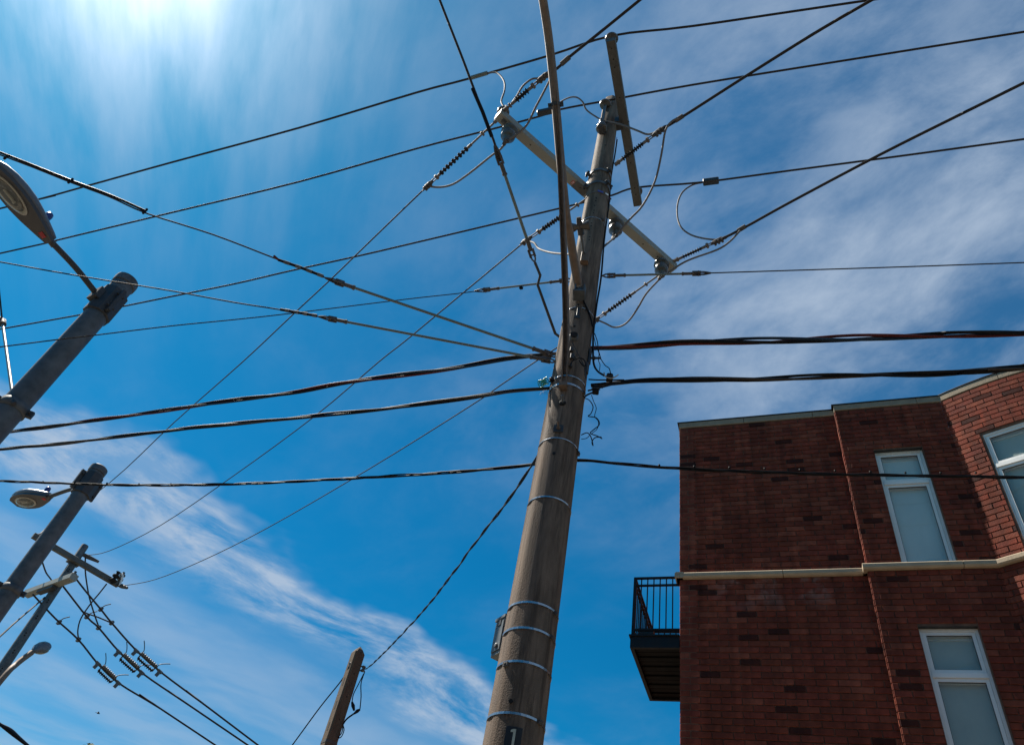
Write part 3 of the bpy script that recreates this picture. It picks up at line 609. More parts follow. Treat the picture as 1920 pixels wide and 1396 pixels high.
# right-hand (towards the upper right) line of each phase
GR = 'three lines leaving the pole towards the upper right'
GL = 'three lines leaving the pole towards the lower left'
def side(P, q_):   # pull the anchor to a pixel at P's depth
    d = (P-EYE); r = ray(*q_); return EYE+r*(d.length)
K1 = az(945,207,Z1+.03); C1 = az(1021,143,10.55)
string(K1, C1, .30, .60, 'tension insulator with thick sheds on the left tip of the pale crossarm, angled up right', 5, .042, .020)
B_ = az(1205,-4,10.9)
wire('power_line', 'overhead line from the left tip of the pale crossarm, passing behind the lamp arm', 'power line', [C1]+flex(C1,B_,[(1045,128),(1070,105),(1130,57)])+[B_], .018, 'line', GR, ext1=6)
sv = flex(C1,B_,[(1052,121),(1068,107)]); tag(MB().tube(sv, .030, 8).build('sleeve', 'clamp'), 'metal sleeve on the line just right of the lamp arm top', 'cable sleeve', 'sleeves on the lines')
K2 = Vector((PA.x,PA.y,zat(314)))+adir(118)*(pr(10.8)+.03); C2 = az(1237,245,10.98)
K2 = side(K2,(1153,309))
string(K2, C2, .16, .62, 'dark many-shed tension insulator bolted to the upper pole collar, pointing right', 10, .034, .014)
B_ = az(1642,-4,11.3)
wire('power_line', 'overhead line leaving the pole collar, rising to the upper right corner', 'power line', [C2]+flex(C2,B_,[(1275,222),(1400,142),(1520,67),(1600,20)])+[B_], .019, 'line', GR, ext1=6)
sv = flex(C2,B_,[(1266,227),(1281,217)]); tag(MB().tube(sv, .030, 8).build('sleeve', 'clamp'), 'metal sleeve on the line right of the collar insulator', 'cable sleeve', 'sleeves on the lines')
K3 = side(B1-d1*.06,(1262,490)); C3 = az(1349,450,10.62)
string(K3, C3, .20, .62, 'dark tension insulator on the lower right tip of the pale crossarm', 8, .034, .016)
B_ = az(1925,153,10.9)
wire('power_line', 'overhead line leaving the right tip of the pale crossarm to the right edge', 'power line', [C3]+flex(C3,B_,[(1395,427),(1480,380),(1650,290),(1800,215)])+[B_], .019, 'line', GR, ext1=6)
sv = flex(C3,B_,[(1383,433),(1398,424)]); tag(MB().tube(sv, .032, 8).build('sleeve', 'clamp'), 'pale metal sleeve on the line right of the crossarm tip insulator', 'cable sleeve', 'sleeves on the lines')
# distant wooden-looking steel pole that takes the left-hand lines
UD = 25.0
def au(px_, py_): return ad(px_, py_, UD)
E1, E2, E3 = au(75,1002), au(160,1041), au(228,1098)
K4 = az(933,224,Z1+.0); C4 = az(801,349,10.55)
string(K4, C4, .40, .80, 'tension insulator left of the pale crossarm tip, pointing down left', 9, .036, .013)
wire('power_line', 'thin line sloping from the left insulator to the far pole, behind the second lamp post', 'power line', [C4]+flex(C4,E1,[(686,460),(623,521),(552,587),(453,680),(325,793),(205,905)])+[E1], .0105, 'line', GL)
K5 = Vector((PA.x,PA.y,0))+adir(-25)*(pr(10.3)+.01); K5.z = zfor(K5, 366); C5 = az(985,452,10.35)
string(K5, C5, .40, .72, 'tension insulator coming from behind the concrete pole, left of the lamp arm', 9, .036, .013)
wire('power_line', 'thin line sloping from behind the lamp arm down to the far pole top', 'power line', [C5]+flex(C5,E2,[(860,556),(760,639),(708,680),(590,780),(440,890),(300,985),(205,1032)])+[E2], .0105, 'line', GL)
K6 = side(I3, (1239,513)); K6 = az(1239,513,Z1-.12); C6 = az(1112,603,10.25)
string(K6, C6, .42, .76, 'tension insulator right of the concrete pole, below the crossarm tip', 9, .036, .013)
wire('power_line', 'thin line passing behind the concrete pole to the right tip of the far crossarm', 'power line', [C6]+flex(C6,E3,[(1054,645),(1011,673),(940,721),(880,762),(690,880),(500,990),(380,1050),(290,1086)])+[E3], .0105, 'line', GL)
# jumper loops ---------------------------------------------------------------
GJ = 'jumper loops between the lines'
def jump(label, A, B, pts, r=.012, m='alu'):
    return wire('jumper_wire', label, 'jumper wire', [A]+flex(A,B,pts)+[B], r, m, GJ)
zw1 = flex(az(0,391,11.95), TI[0], [(880,148)])[0]
con = flex(az(0,391,11.95), TI[0], [(884,146),(914,137)])
tag(MB().tube(con, .030, 8).build('connector', 'rod'), 'green grey connector on the uppermost line beside the thick hanging cable', 'connector', 'connectors on the long lines')
jump('bright jumper looping from the uppermost line down to the left crossarm tip', con[1], I0, [(932,137),(945,152),(946,170),(940,190)])
jump('short bright jumper arched over the left crossarm tip insulator', C1, I0+d1*.03, [(1008,147),(996,149),(980,162),(968,182)])
jump('jumper hanging from the upper left clamp under the crossarm tip insulator', az(1033,146,10.55), I1, [(1022,168),(1004,202),(985,238)], .013)
jump('jumper drooping from under the crossarm tip to the far left clamp', I1, C4, [(938,280),(920,293),(880,325),(850,345),(825,351)], .014)
w2c = flex(az(0,475,12.3), TI[1], [(1008,213),(1036,207)])
con2 = MB().tube([w2c[0], w2c[0].lerp(w2c[1],.04), w2c[0].lerp(w2c[1],.96), w2c[1]], [.045,.055,.055,.045], 8, smooth=False).build('connector', 'sleeve'); tag(con2, 'black connector block on the middle line behind the lamp arm', 'connector', 'connectors on the long lines')
jump('pinkish bright jumper curving from the black connector to the pole top insulator', w2c[1], IJ, [(1050,192),(1068,183),(1082,183),(1093,192),(1098,204),(1108,213)])
jump('jumper running from the pole top insulator to the collar line clamp', IJ, C2, [(1165,234),(1195,245),(1215,252)], .014)
Bj = side(I2,(1137,458))
jump('long grey jumper hanging down from the collar line to the insulator right of the pole', az(1276,222,11.0), I2, [(1262,226),(1248,244),(1240,290),(1228,340),(1205,385),(1180,412)], .013)
Q1 = Vector((PA.x,PA.y,0))+adir(40)*(pr(9.5)+.03); Q1.z = zfor(Q1,470); Q2 = Vector((PA.x,PA.y,0))+adir(-50)*(pr(9.4)+.03); Q2.z = zfor(Q2,476)
wire('jumper_wire', 'jumper passing behind the pole shaft from its right insulator to the left line clamp', 'jumper wire', [I2, side(Q1,(1137,458)), Q1, Q2]+flex(Q2,C5,[(1055,476),(1030,473),(1010,466),(1001,455)])+[C5], .013, 'alu', GJ)
w3c = flex(TI[2], az(1920,261,12.3), [(1318,342),(1348,338)])
con3 = MB().tube([w3c[0], w3c[0].lerp(w3c[1],.04), w3c[0].lerp(w3c[1],.96), w3c[1]], [.045,.058,.058,.045], 8, smooth=False).build('connector', 'sleeve'); tag(con3, 'black connector block on the lowest long line right of the upper crossarm', 'connector', 'connectors on the long lines')
jump('C-shaped bright jumper below the right black connector', w3c[0], C3, [(1298,347),(1280,360),(1271,380),(1270,405),(1277,426),(1295,440),(1320,447)], .013)
jump('jumper sagging under the right tension insulator to the crossarm tip', az(1388,432,10.6), I3, [(1368,453),(1345,468),(1300,484),(1275,496)], .013)
jump('jumper drooping from the right crossarm tip back to the pole', I3, side(C6,(1119,599)), [(1212,550),(1196,577),(1180,600),(1165,611),(1150,613),(1135,606)], .013)
# guy strands with grey-green rods -------------------------------------------
GG = 'guy wires with grey green fibreglass rods'
def guy(label, A, Bc, far, mid_pts, r=.010, rr=.022, wr=None, pole_bits=True, far_pts=(), ext=0, m='line'):
    """anchor A on the pole, rod from A to Bc, then the strand to far"""
    root = thing('guy_wire', label, 'guy wire', A, GG); d = (Bc-A).normalized(); sd = d.cross(Vector((0,0,1))).normalized(); Ln = (Bc-A).length
    MB().tube([A+d*.18, Bc-d*.12], rr, 10).build('rod', 'rod', root)
    for P_, s_ in ((A, 1), (Bc, -1)):
        e = P_+d*s_*.10
        MB().tube([e+d*s_*.02, e+d*s_*.14], rr*1.4, 8, smooth=False).tube([e+d*s_*.135, e+d*s_*.155], rr*1.75, 8, smooth=False).box(e+sd*rr*1.5, d*.045, sd*.005, sd.cross(d)*rr*1.4).box(e-sd*rr*1.5, d*.045, sd*.005, sd.cross(d)*rr*1.4).tube([e-sd*.032-d*s_*.02, e+sd*.032-d*s_*.02], .009, 6).build('clevis', 'clamp', root)
    MB().tube([A, A+d*.04+sd*.02, A+d*.09+sd*.018], .009, 6).tube([A, A+d*.04-sd*.02, A+d*.09-sd*.018], .009, 6).build('shackle', 'galv', root)
    pts = [Bc-d*.115, Bc-d*.02]+flex(Bc, far, mid_pts)+[far]
    MB().tube(smooth([Bc-d*.085+sd*.018, Bc-d*.03+sd*.02, Bc+d*.05+sd*.003],4), r*1.1, 6).tube(smooth([Bc-d*.085-sd*.018, Bc-d*.03-sd*.02, Bc+d*.05-sd*.003],4), r*1.1, 6).build('grip_loop', 'galv_dark', root)
    if ext: pts.append(pts[-1]+(pts[-1]-pts[-2]).normalized()*ext)
    MB().tube(smooth(pts,4), r, 8).build('strand', m, root)
    return root
def pend(px_, py_, a, z):  # a point on the pole's skin at azimuth a that shows at height py
    P_ = Vector((PA.x,PA.y,0))+adir(a)*(pr(z)+.015); P_.z = zfor(P_, py_); return P_
A_ = side(pend(0,668,-70,7.1),(1046,669)); Bc = az(619,524,7.25); Fr = az(-6,288,7.5)
g1 = guy('guy with a thick black wrapped strand reaching the left edge above the lamp', A_, Bc, Fr, [(520,486),(400,440),(275,400),(205,369),(130,341),(60,313)], .0075, .014, ext=5)
tw = flex(Bc, Fr, [(272,398),(205,368),(130,340),(60,312),(-4,287)])
MB().tube(smooth([p_+Vector((0,0,.020)) for p_ in tw],3), .012, 8).build('second_strand', 'black', g1)
for q_ in ((130,341),(270,398),(10,296)):
    p_ = flex(Bc,Fr,[q_])[0]; MB().tube([p_-Vector((0,0,.02)), p_+Vector((0,0,.06))], .012, 6).build('cable_tie', 'black', g1)
def wrapped(root, Bc, Fr, pts, tail=None):
    P = flex(Bc,Fr,pts); Q = []
    for i in range(len(P)-1): Q += [P[i].lerp(P[i+1], j/4) for j in range(4)]
    Q.append(P[-1])
    MB().tube(Q, .014, 8).build('wrapped_sleeve', 'black', root)
    for i in range(0, len(Q)-1, 2): MB().tube([Q[i], Q[i+1]], .017, 8).build('wrap', 'galv', root)
    if tail: MB().tube([Q[-1], tail], .011, 8).build('red_tail', 'red', root)
wrapped(g1, Bc, Fr, [(606,518),(565,502),(522,487)], side(az(516,482,7.25),(514,480)))
A_ = side(pend(0,676,-80,7.1),(1043,678)); Bc = az(606,595,7.15); Fr = az(-6,490,7.3)
g2 = guy('guy with a thin black strand crossing in front of the nearer lamp post', A_, Bc, Fr, [(523,580),(440,567),(320,545),(211,527.5),(100,509)], .007, .013, ext=5)
wrapped(g2, Bc, Fr, [(594,592),(560,586),(526,580)])
A_ = side(pend(0,524,-75,8.5),(1073,524)); Bc = az(897,545,8.35); Fr = ad(-6,651,6.6)
g3 = guy('thinnest guy running left from the pole with a short pale rod', A_, Bc, Fr, [(860,550),(760,561),(540,588),(440,599),(320,611),(180,628),(80,640)], .0058, .011, ext=5)
p_ = flex(A_,Bc,[(978,536)])[0]; MB().tube([p_, p_-Vector((0,0,.06))], .010, 6).box(p_-Vector((0,0,.035)), (.022,0,0), (0,.01,0), (0,0,.012)).build('clip', 'black', g3)
A_ = side(pend(0,517,70,8.4),(1129,517)); Bc = az(1324,512,8.5); Fr = az(1925,492,9.0)
g4 = guy('guy leaving the pole straight to the right edge', A_, Bc, Fr, [(1480,507),(1700,500)], .007, .012, ext=5)
# thick cable from overhead, rod, then a cranked bar down to the pole
Fr = az(822,-6,9.6); Bc = az(931,282,8.5); A_ = az(1003,492,8.0)
g5 = guy('guy from the top edge left of the lamp arm, ending in a cranked black bar', A_, Bc, Fr, [(925,262),(905,210),(886,160),(868,112),(843,48)], .013, .016, ext=3)
ov = flex(Bc,Fr,[(922,256),(905,210),(886,166)]); MB().tube(ov, .020, 8).build('wrapped_sleeve', 'black', g5)
MB().tube([A_, side(A_,(1013,516)), side(A_,(1008,534)), side(A_,(1041,625)), side(A_,(1058,638))]+[side(pend(0,640,-120,7.4),(1064,642))], .015, 8).build('cranked_bar', 'galv_dark', g5)
# telecom bundles -------------------------------------------------------------
GB = 'twisted telecom cable bundles'
def bundle(label, P, mats, r, R0, tw=1.9, group=GB, name='cable_bundle', ext0=0, ext1=0):
    P = list(P)
    if ext0: P.insert(0, P[0]+(P[0]-P[1]).normalized()*ext0)
    if ext1: P.append(P[-1]+(P[-1]-P[-2]).normalized()*ext1)
    root = thing(name, label, 'cable bundle', P[0], group); P = smooth(P, 5)
    k = len(mats); stripes('strand', P, r, tw, [2*math.pi*i/k+.4*i for i in range(k)], root, mats, R0); return root
A_ = ad(1115,652,4.9); B_ = az(1925,624,7.6)
A0_ = side(A_, (1106,653))
bundle('upper twisted bundle of black, red and blue cables running right from the pole', [A0_]+flex(A_,B_,[(1180,650),(1300,641),(1450,638),(1600,633),(1760,628)])+[B_], ['black','red','dkblue','black'], .0145, .020, 2.6, ext1=6)
A_ = ad(1048,662,4.9); B_ = az(18,809,7.8)
bundle('upper twisted bundle of black, red and blue cables running left behind the lamp post', [A_]+flex(A_,B_,[(950,672),(850,690),(750,703),(640,718),(540,737),(400,755),(290,772),(180,787),(90,800)])+[B_], ['black','red','dkblue','black'], .0125, .014, 3.6, ext1=6)
A_ = ad(1108,722,4.9); B_ = az(1925,688,6.9)
bundle('lower twisted bundle of black cables running right over the building', [A_]+flex(A_,B_,[(1150,718),(1240,712),(1400,710),(1600,703),(1760,700),(1850,694)])+[B_], ['black','black','brownwire'], .0125, .014, 2.2, ext1=6)
A_ = ad(1030,727,4.8); B_ = az(-5,842,7.2)
bundle('lower twisted bundle of black cables running left to the frame edge', [A_]+flex(A_,B_,[(960,733),(860,748),(700,768),(560,782),(430,795),(320,806),(200,821),(90,834)])+[B_], ['black','black','brownwire'], .0115, .011, 3.0, ext1=6)
A_ = az(-6,901,6.2); Mx = ad(1047,865,5.05); B_ = az(1926,895,6.6)
bundle('thin lashed black cable crossing the whole view, behind the pole and before the brick wall',
    [A_]+flex(A_,Mx,[(100,905),(240,909),(400,908),(560,902),(700,894),(860,884),(960,875)])+[Mx]+flex(Mx,B_,[(1100,863),(1200,872),(1330,881),(1500,887),(1700,891)])+[B_], ['black','black','black','black'], .0068, .008, 1.3, ext0=5, ext1=6)
lash = flex(Mx,B_,[(1170+66*i, 871+min(i,8)*2) for i in range(0,11)])+flex(A_,Mx,[(60*i+20, 902+min(i,4)*1.5) for i in range(0,7)])
lr = thing('lashing_clips', 'small black clips along the lashed cable', 'cable clips', lash[0])
for p_ in lash: MB().tube([p_+Vector((0,0,.0)), p_+Vector((0,0,.013))], .010, 6).build('clip', 'black', lr)
# service drop to the short post
A_ = side(pend(0,842,-100,6.1),(1017,842)); B_ = ad(690,1251,14.3)
bundle('black twisted service drop sagging from the pole down left to the short concrete post', [A_]+flex(A_,B_,[(1000,868),(975,905),(940,955),(900,1005),(850,1073),(800,1137),(750,1192),(715,1228)])+[B_, ad(683,1254,14.42)], ['black','black'], .0075, .007, .9, None, 'service_drop')
# small things round the communication level ---------------------------------
def side_pt(px_, py_, d): return ad(px_, py_, d)
coil = thing('coiled_green_wire', 'bright green coiled wire beside the left face of the concrete pole', 'wire coil', ad(1017,718,4.75))
cc_ = ad(1018,717,4.75); axd = (ad(1028,712,4.75)-cc_).normalized(); u1 = axd.cross(ray(1018,717)).normalized(); u2 = axd.cross(u1)
pts = [cc_+axd*(-.045+.0011*i)+(u1*math.cos(i*.42)+u2*math.sin(i*.42))*(.030+.003*math.sin(i*.09)) for i in range(92)]
MB().tube(pts, .0038, 6).build('coil', 'green', coil)
fin = thing('plastic_terminal', 'clear finned plastic terminal hanging under the green coil', 'terminal', ad(1022,733,4.75))
for i in range(8):
    p_ = ad(1013.5+2.6*i, 733+1.2*abs(i-3.5), 4.75); MB().bbox(p_, Vector((0,0,.030-.003*abs(i-4))), ray(1020,730)*.02, axd*.0022, .0008).build('fin', 'greenlt', fin)
def tbox(label, px_, py_, w_, h_, d_, cap=None):
    c = ad(px_, py_, d_); f = ray(px_, py_); f.z = 0; f.normalize(); r_ = f.cross(Vector((0,0,1)))
    root = thing('terminal_box', label, 'terminal box', c, 'small black terminal boxes at the cable level')
    MB().bbox(c, Vector((0,0,h_)), r_*w_, f*w_*.8, .008).build('body', 'black', root)
    MB().box(c+Vector((0,0,h_+.006)), r_*w_*.6, f*w_*.5, Vector((0,0,.008))).tube([c-r_*w_*1.2-f*.01, c-r_*w_*.8-f*w_*.9, c+r_*w_*.8-f*w_*.9, c+r_*w_*1.2-f*.01], .006, 6).build('latch', 'galv_dark', root)
    return root, c, r_, f
rt, c, r_, f = tbox('black terminal box with two pale horns right of the pole', 1143, 708, .030, .034, 4.75)
MB().tube(smooth([c+r_*x_+Vector((0,0,z_))-f*.03 for x_, z_ in ((-.055,.03),(-.045,-.01),(-.02,-.032),(.02,-.034),(.05,-.012),(.075,.02))],4), .006, 6).build('horn', 'lensrim', rt)
rt, c2, r2_, f2 = tbox('black terminal box hanging just right of the pole below the horned one', 1117, 731, .030, .036, 4.72)
for i in range(5): MB().tube(smooth([c2+r2_*(-.03+.015*i)+Vector((0,0,.03)), c2+r2_*(-.035+.02*i)+Vector((0,0,.055))-f2*.01, c2+r2_*(-.015+.018*i)+Vector((0,0,.03))],3), .003, 5).build('wire_tail', 'black', rt)
rt, c3, r3_, f3 = tbox('black terminal box touching the left side of the pole beside the green coil', 1034, 712, .018, .020, 4.72)
def thin(label, pts, d0, d1_, r=.0045, m='black', cat='thin wire'):
    n_ = len(pts); P = [ad(*q_, d0+(d1_-d0)*i/(n_-1)) for i, q_ in enumerate(pts)]
    return tag(MB().tube(smooth(P,4), r, 6).build('loose_wire', m), label, cat, 'loose thin wires at the cable level')
thin('black ground cable down the right edge of the pole to the horned box', [(1157,262),(1153,290),(1146,330),(1142,380),(1133,450),(1127,520),(1119,570),(1113,620),(1112,650),(1113,680),(1120,695),(1133,704)], 4.82, 4.74, .010, 'black', 'ground cable')
thin('thin kinked wire dropping from the pole edge to the horned box', [(1115,625),(1120,640),(1122,655),(1126,670),(1128,675),(1135,685),(1142,690),(1145,700)], 4.72, 4.72)
thin('second kinked wire left of the horned box', [(1113,628),(1118,650),(1123,662),(1122,675),(1125,683),(1124,695)], 4.74, 4.72, .0035)
thin('black wire curling down below the terminal boxes into a forked tail', [(1096,746),(1105,750),(1112,762),(1108,775),(1103,780),(1118,783),(1124,795),(1112,806),(1107,812),(1120,817),(1129,822)], 4.66, 4.66)
thin('paler wire running beside the curling tail', [(1109,740),(1113,752),(1118,765),(1115,780),(1122,790),(1120,803),(1110,812)], 4.66, 4.66, .0032)
thin('small looped wire at the bottom of the curling tail', [(1090,815),(1100,811),(1106,815),(1110,825),(1112,835),(1110,828),(1116,820),(1128,819)], 4.68, 4.66)
thin('thin wire returning from the curling tail to the pole edge', [(1090,823),(1100,821),(1106,815)], 4.70, 4.66, .0032)
thin('black wire looped over the front of the shaft beside the strut', [(1069,685),(1074,676),(1085,671),(1095,674),(1098,684),(1093,685),(1086,676)], 4.57, 4.57, .006)
thin('tan wire slanting from the conduit cap down the shaft', [(1072,640),(1076,648),(1083,662),(1090,675),(1096,690),(1099,712)], 4.56, 4.60, .005, 'brownwire')
thin('dark strap running down the shaft from the arm saddle', [(1090,556),(1097,570),(1103,583),(1108,597),(1111,612)], 4.62, 4.70, .009)
thin('upper straight thin cable joining the horned box to the bundle', [(1104,711),(1120,712),(1140,712),(1170,712)], 4.70, 4.80, .007)
thin('lower straight thin cable joining the lower box to the bundle', [(1103,732),(1115,729),(1135,724),(1165,716)], 4.66, 4.82, .008)
thin('short black stub leaving the lower box towards the pole', [(1096,744),(1101,740),(1110,736)], 4.66, 4.70, .008)
# box strapped on the hidden side
bxc = ad(940,1197,4.98); f = Vector((bxc.x-PA.x, bxc.y-PA.y, 0)).normalized(); f = adir(-25); r_ = f.cross(Vector((0,0,1)))
bz0, bz1 = zfor(bxc,1230), zfor(bxc,1162)
bxc = Vector((PA.x,PA.y,(bz0+bz1)/2))+f*(pr(4.6)+.075)
eb = thing('equipment_box', 'grey green steel box strapped behind the left side of the concrete pole', 'equipment box', (bxc.x,bxc.y,bz0))
hz = (bz1-bz0)/2
MB().bbox(bxc, Vector((0,0,hz)), f*.060, r_*.100, .006).build('case', 'boxgreen', eb)
for s_ in (-1,1):
    dr = MB().bbox(bxc+r_*s_*.1035, Vector((0,0,hz*.80)), f*.052, r_*.004, .002).build('door', 'boxgreen', eb)
lid = MB().bbox(bxc+Vector((0,0,hz+.006))+f*.006, Vector((0,0,.010)), f*.068, r_*.108, .004).build('lid', 'boxgreen', eb)
for s_ in (-1,1):
    MB().lathe(bxc+r_*s_*.107+Vector((0,0,-hz*.55))-f*.01, r_*s_, [(0,.018),(.01,.018),(.012,.010)], 12).build('lock', 'galv', eb)
    MB().box(bxc+r_*s_*.109+Vector((0,0,hz*.72)), f*.02, r_*.004, Vector((0,0,.02))).build('hinge', 'galv_dark', eb)
# ------------------------------------------------------------------ street lamps on steel posts
def lamp_post(P0, ztop_, rad, label, clampz):
    root = thing('lamp_post', label, 'lamp post', (P0.x,P0.y,0), 'grey steel lamp posts at the left')
    b = Vector((P0.x,P0.y,0)); pf = [(0,rad*1.22),(ztop_*.5,rad*1.10),(ztop_-.10,rad),(ztop_-.095,rad*1.10),(ztop_-.03,rad*1.13),(ztop_,rad*1.10)]
    MB().lathe(b, (0,0,1), pf, 28).build('shaft', 'galv', root).data.set_sharp_from_angle(angle=R(35))
    MB().lathe(b+Vector((0,0,ztop_)), (0,0,1), [(0,rad*1.0),(.02,rad*.9),(.03,rad*.5)], 28).build('cap', 'galv_dark', root)
    return root
def lamp_head(root_loc, A, T, label, wid=.17):
    """cobra head from the arm end A to its tip T"""
    root = thing('street_lamp', label, 'street lamp', A, 'cobra head street lamps')
    d = (T-A); Ln = d.length; d.normalize(); s_ = d.cross(Vector((0,0,1))).normalized(); u_ = s_.cross(d)
    if u_.z < 0: u_ = -u_
    secs = [(0,.30,.30),(.06,.42,.44),(.18,.62,.62),(.32,.84,.80),(.46,.98,.95),(.60,1.0,1.0),(.74,.93,.92),(.86,.74,.74),(.95,.45,.46),(1.0,.14,.2)]
    vs = []; n = 20
    for t_, w_, h_ in secs:
        for k in range(n):
            an = 2*math.pi*k/n; x_ = math.cos(an); y_ = math.sin(an)
            yy = y_*.13*h_ if y_ > 0 else max(y_*1.5, -1)*.045*(.6+.4*h_)
            vs.append(A+d*Ln*t_+s_*x_*wid*w_+u_*(yy+.03))
    mb = MB(); m_ = len(secs)
    mb.add(vs, [(i*n+k, i*n+(k+1)%n, (i+1)*n+(k+1)%n, (i+1)*n+k) for i in range(m_-1) for k in range(n)]+[tuple(range(n-1,-1,-1)), tuple(range((m_-1)*n, m_*n))], True)
    ob = mb.build('housing', 'lampmetal', root)
    # the dark underside door, slightly proud
    vs = []; k2 = [(s0, w0) for s0, w0, _ in secs]
    low = []; 
    for t_, w_ in k2[:-1]: low.append((t_+.0, w_*.93))
    top_ = [A+d*Ln*t_+s_*wid*w_-u_*.022 for t_, w_ in low]+[A+d*Ln*t_-s_*wid*w_-u_*.022 for t_, w_ in low[::-1]]
    k_ = len(top_); door = MB().add([p_+u_*.03 for p_ in top_]+[p_-u_*.012 for p_ in top_], [tuple(range(k_)), tuple(range(2*k_-1,k_-1,-1))]+[(i,k_+i,k_+(i+1)%k_,(i+1)%k_) for i in range(k_)])
    dob = door.build('underside_door', 'lampbody', root)
    ce = A+d*Ln*.60-u_*.036
    def oval(a_, b_, lift, kk=24): return [ce+d*Ln*a_*math.cos(2*math.pi*i/kk)+s_*wid*b_*math.sin(2*math.pi*i/kk)-u_*lift for i in range(kk)]
    def disc(a_, b_, l0, l1):
        lo = oval(a_,b_,l0); hi = oval(a_,b_,l1); kk = len(lo)
        return MB().add(lo+hi, [tuple(range(kk)), tuple(range(2*kk-1,kk-1,-1))]+[(i,kk+i,kk+(i+1)%kk,(i+1)%kk) for i in range(kk)])
    rim = disc(.25,.64,-.004,.008).build('lens_rim', 'lensrim', root)
    disc(.20,.50,.008,.012).build('reflector', 'galv', root)
    MB().tube([ce-d*.07-u_*.014, ce+d*.07-u_*.014], .016, 8).tube([ce-d*.09-u_*.014, ce-d*.07-u_*.014], .022, 8).build('bulb', 'lensrim', root)
    # shallow lens bowl
    vs = []; kk = 24; rings = [(1.0,.0),(.9,.022),(.65,.040),(.3,.048)]
    for s0, l_ in rings: vs += [ce+(d*Ln*.22*math.cos(2*math.pi*i/kk)+s_*wid*.56*math.sin(2*math.pi*i/kk))*s0-u_*(.012+l_) for i in range(kk)]
    MB().add(vs, [(j*kk+i, j*kk+(i+1)%kk, (j+1)*kk+(i+1)%kk, (j+1)*kk+i) for j in range(3) for i in range(kk)]+[tuple(range(3*kk,4*kk))], True).build('lens', 'lens', root)
    c_ = A+d*Ln*.10-u_*.037; MB().box(c_, d*.035, s_*.03, u_*.002).build('red_sticker', 'redtag', root)
    c_ = A+d*Ln*.22+u_*.10; MB().lathe(c_, u_, [(0,.040),(.075,.044),(.115,.036),(.125,.014)], 12).build('photocell', 'bluecell', root)
    MB().tube([A-d*.06, A+d*.05], .036, 10).build('neck', 'lampbody', root)
    return root, d
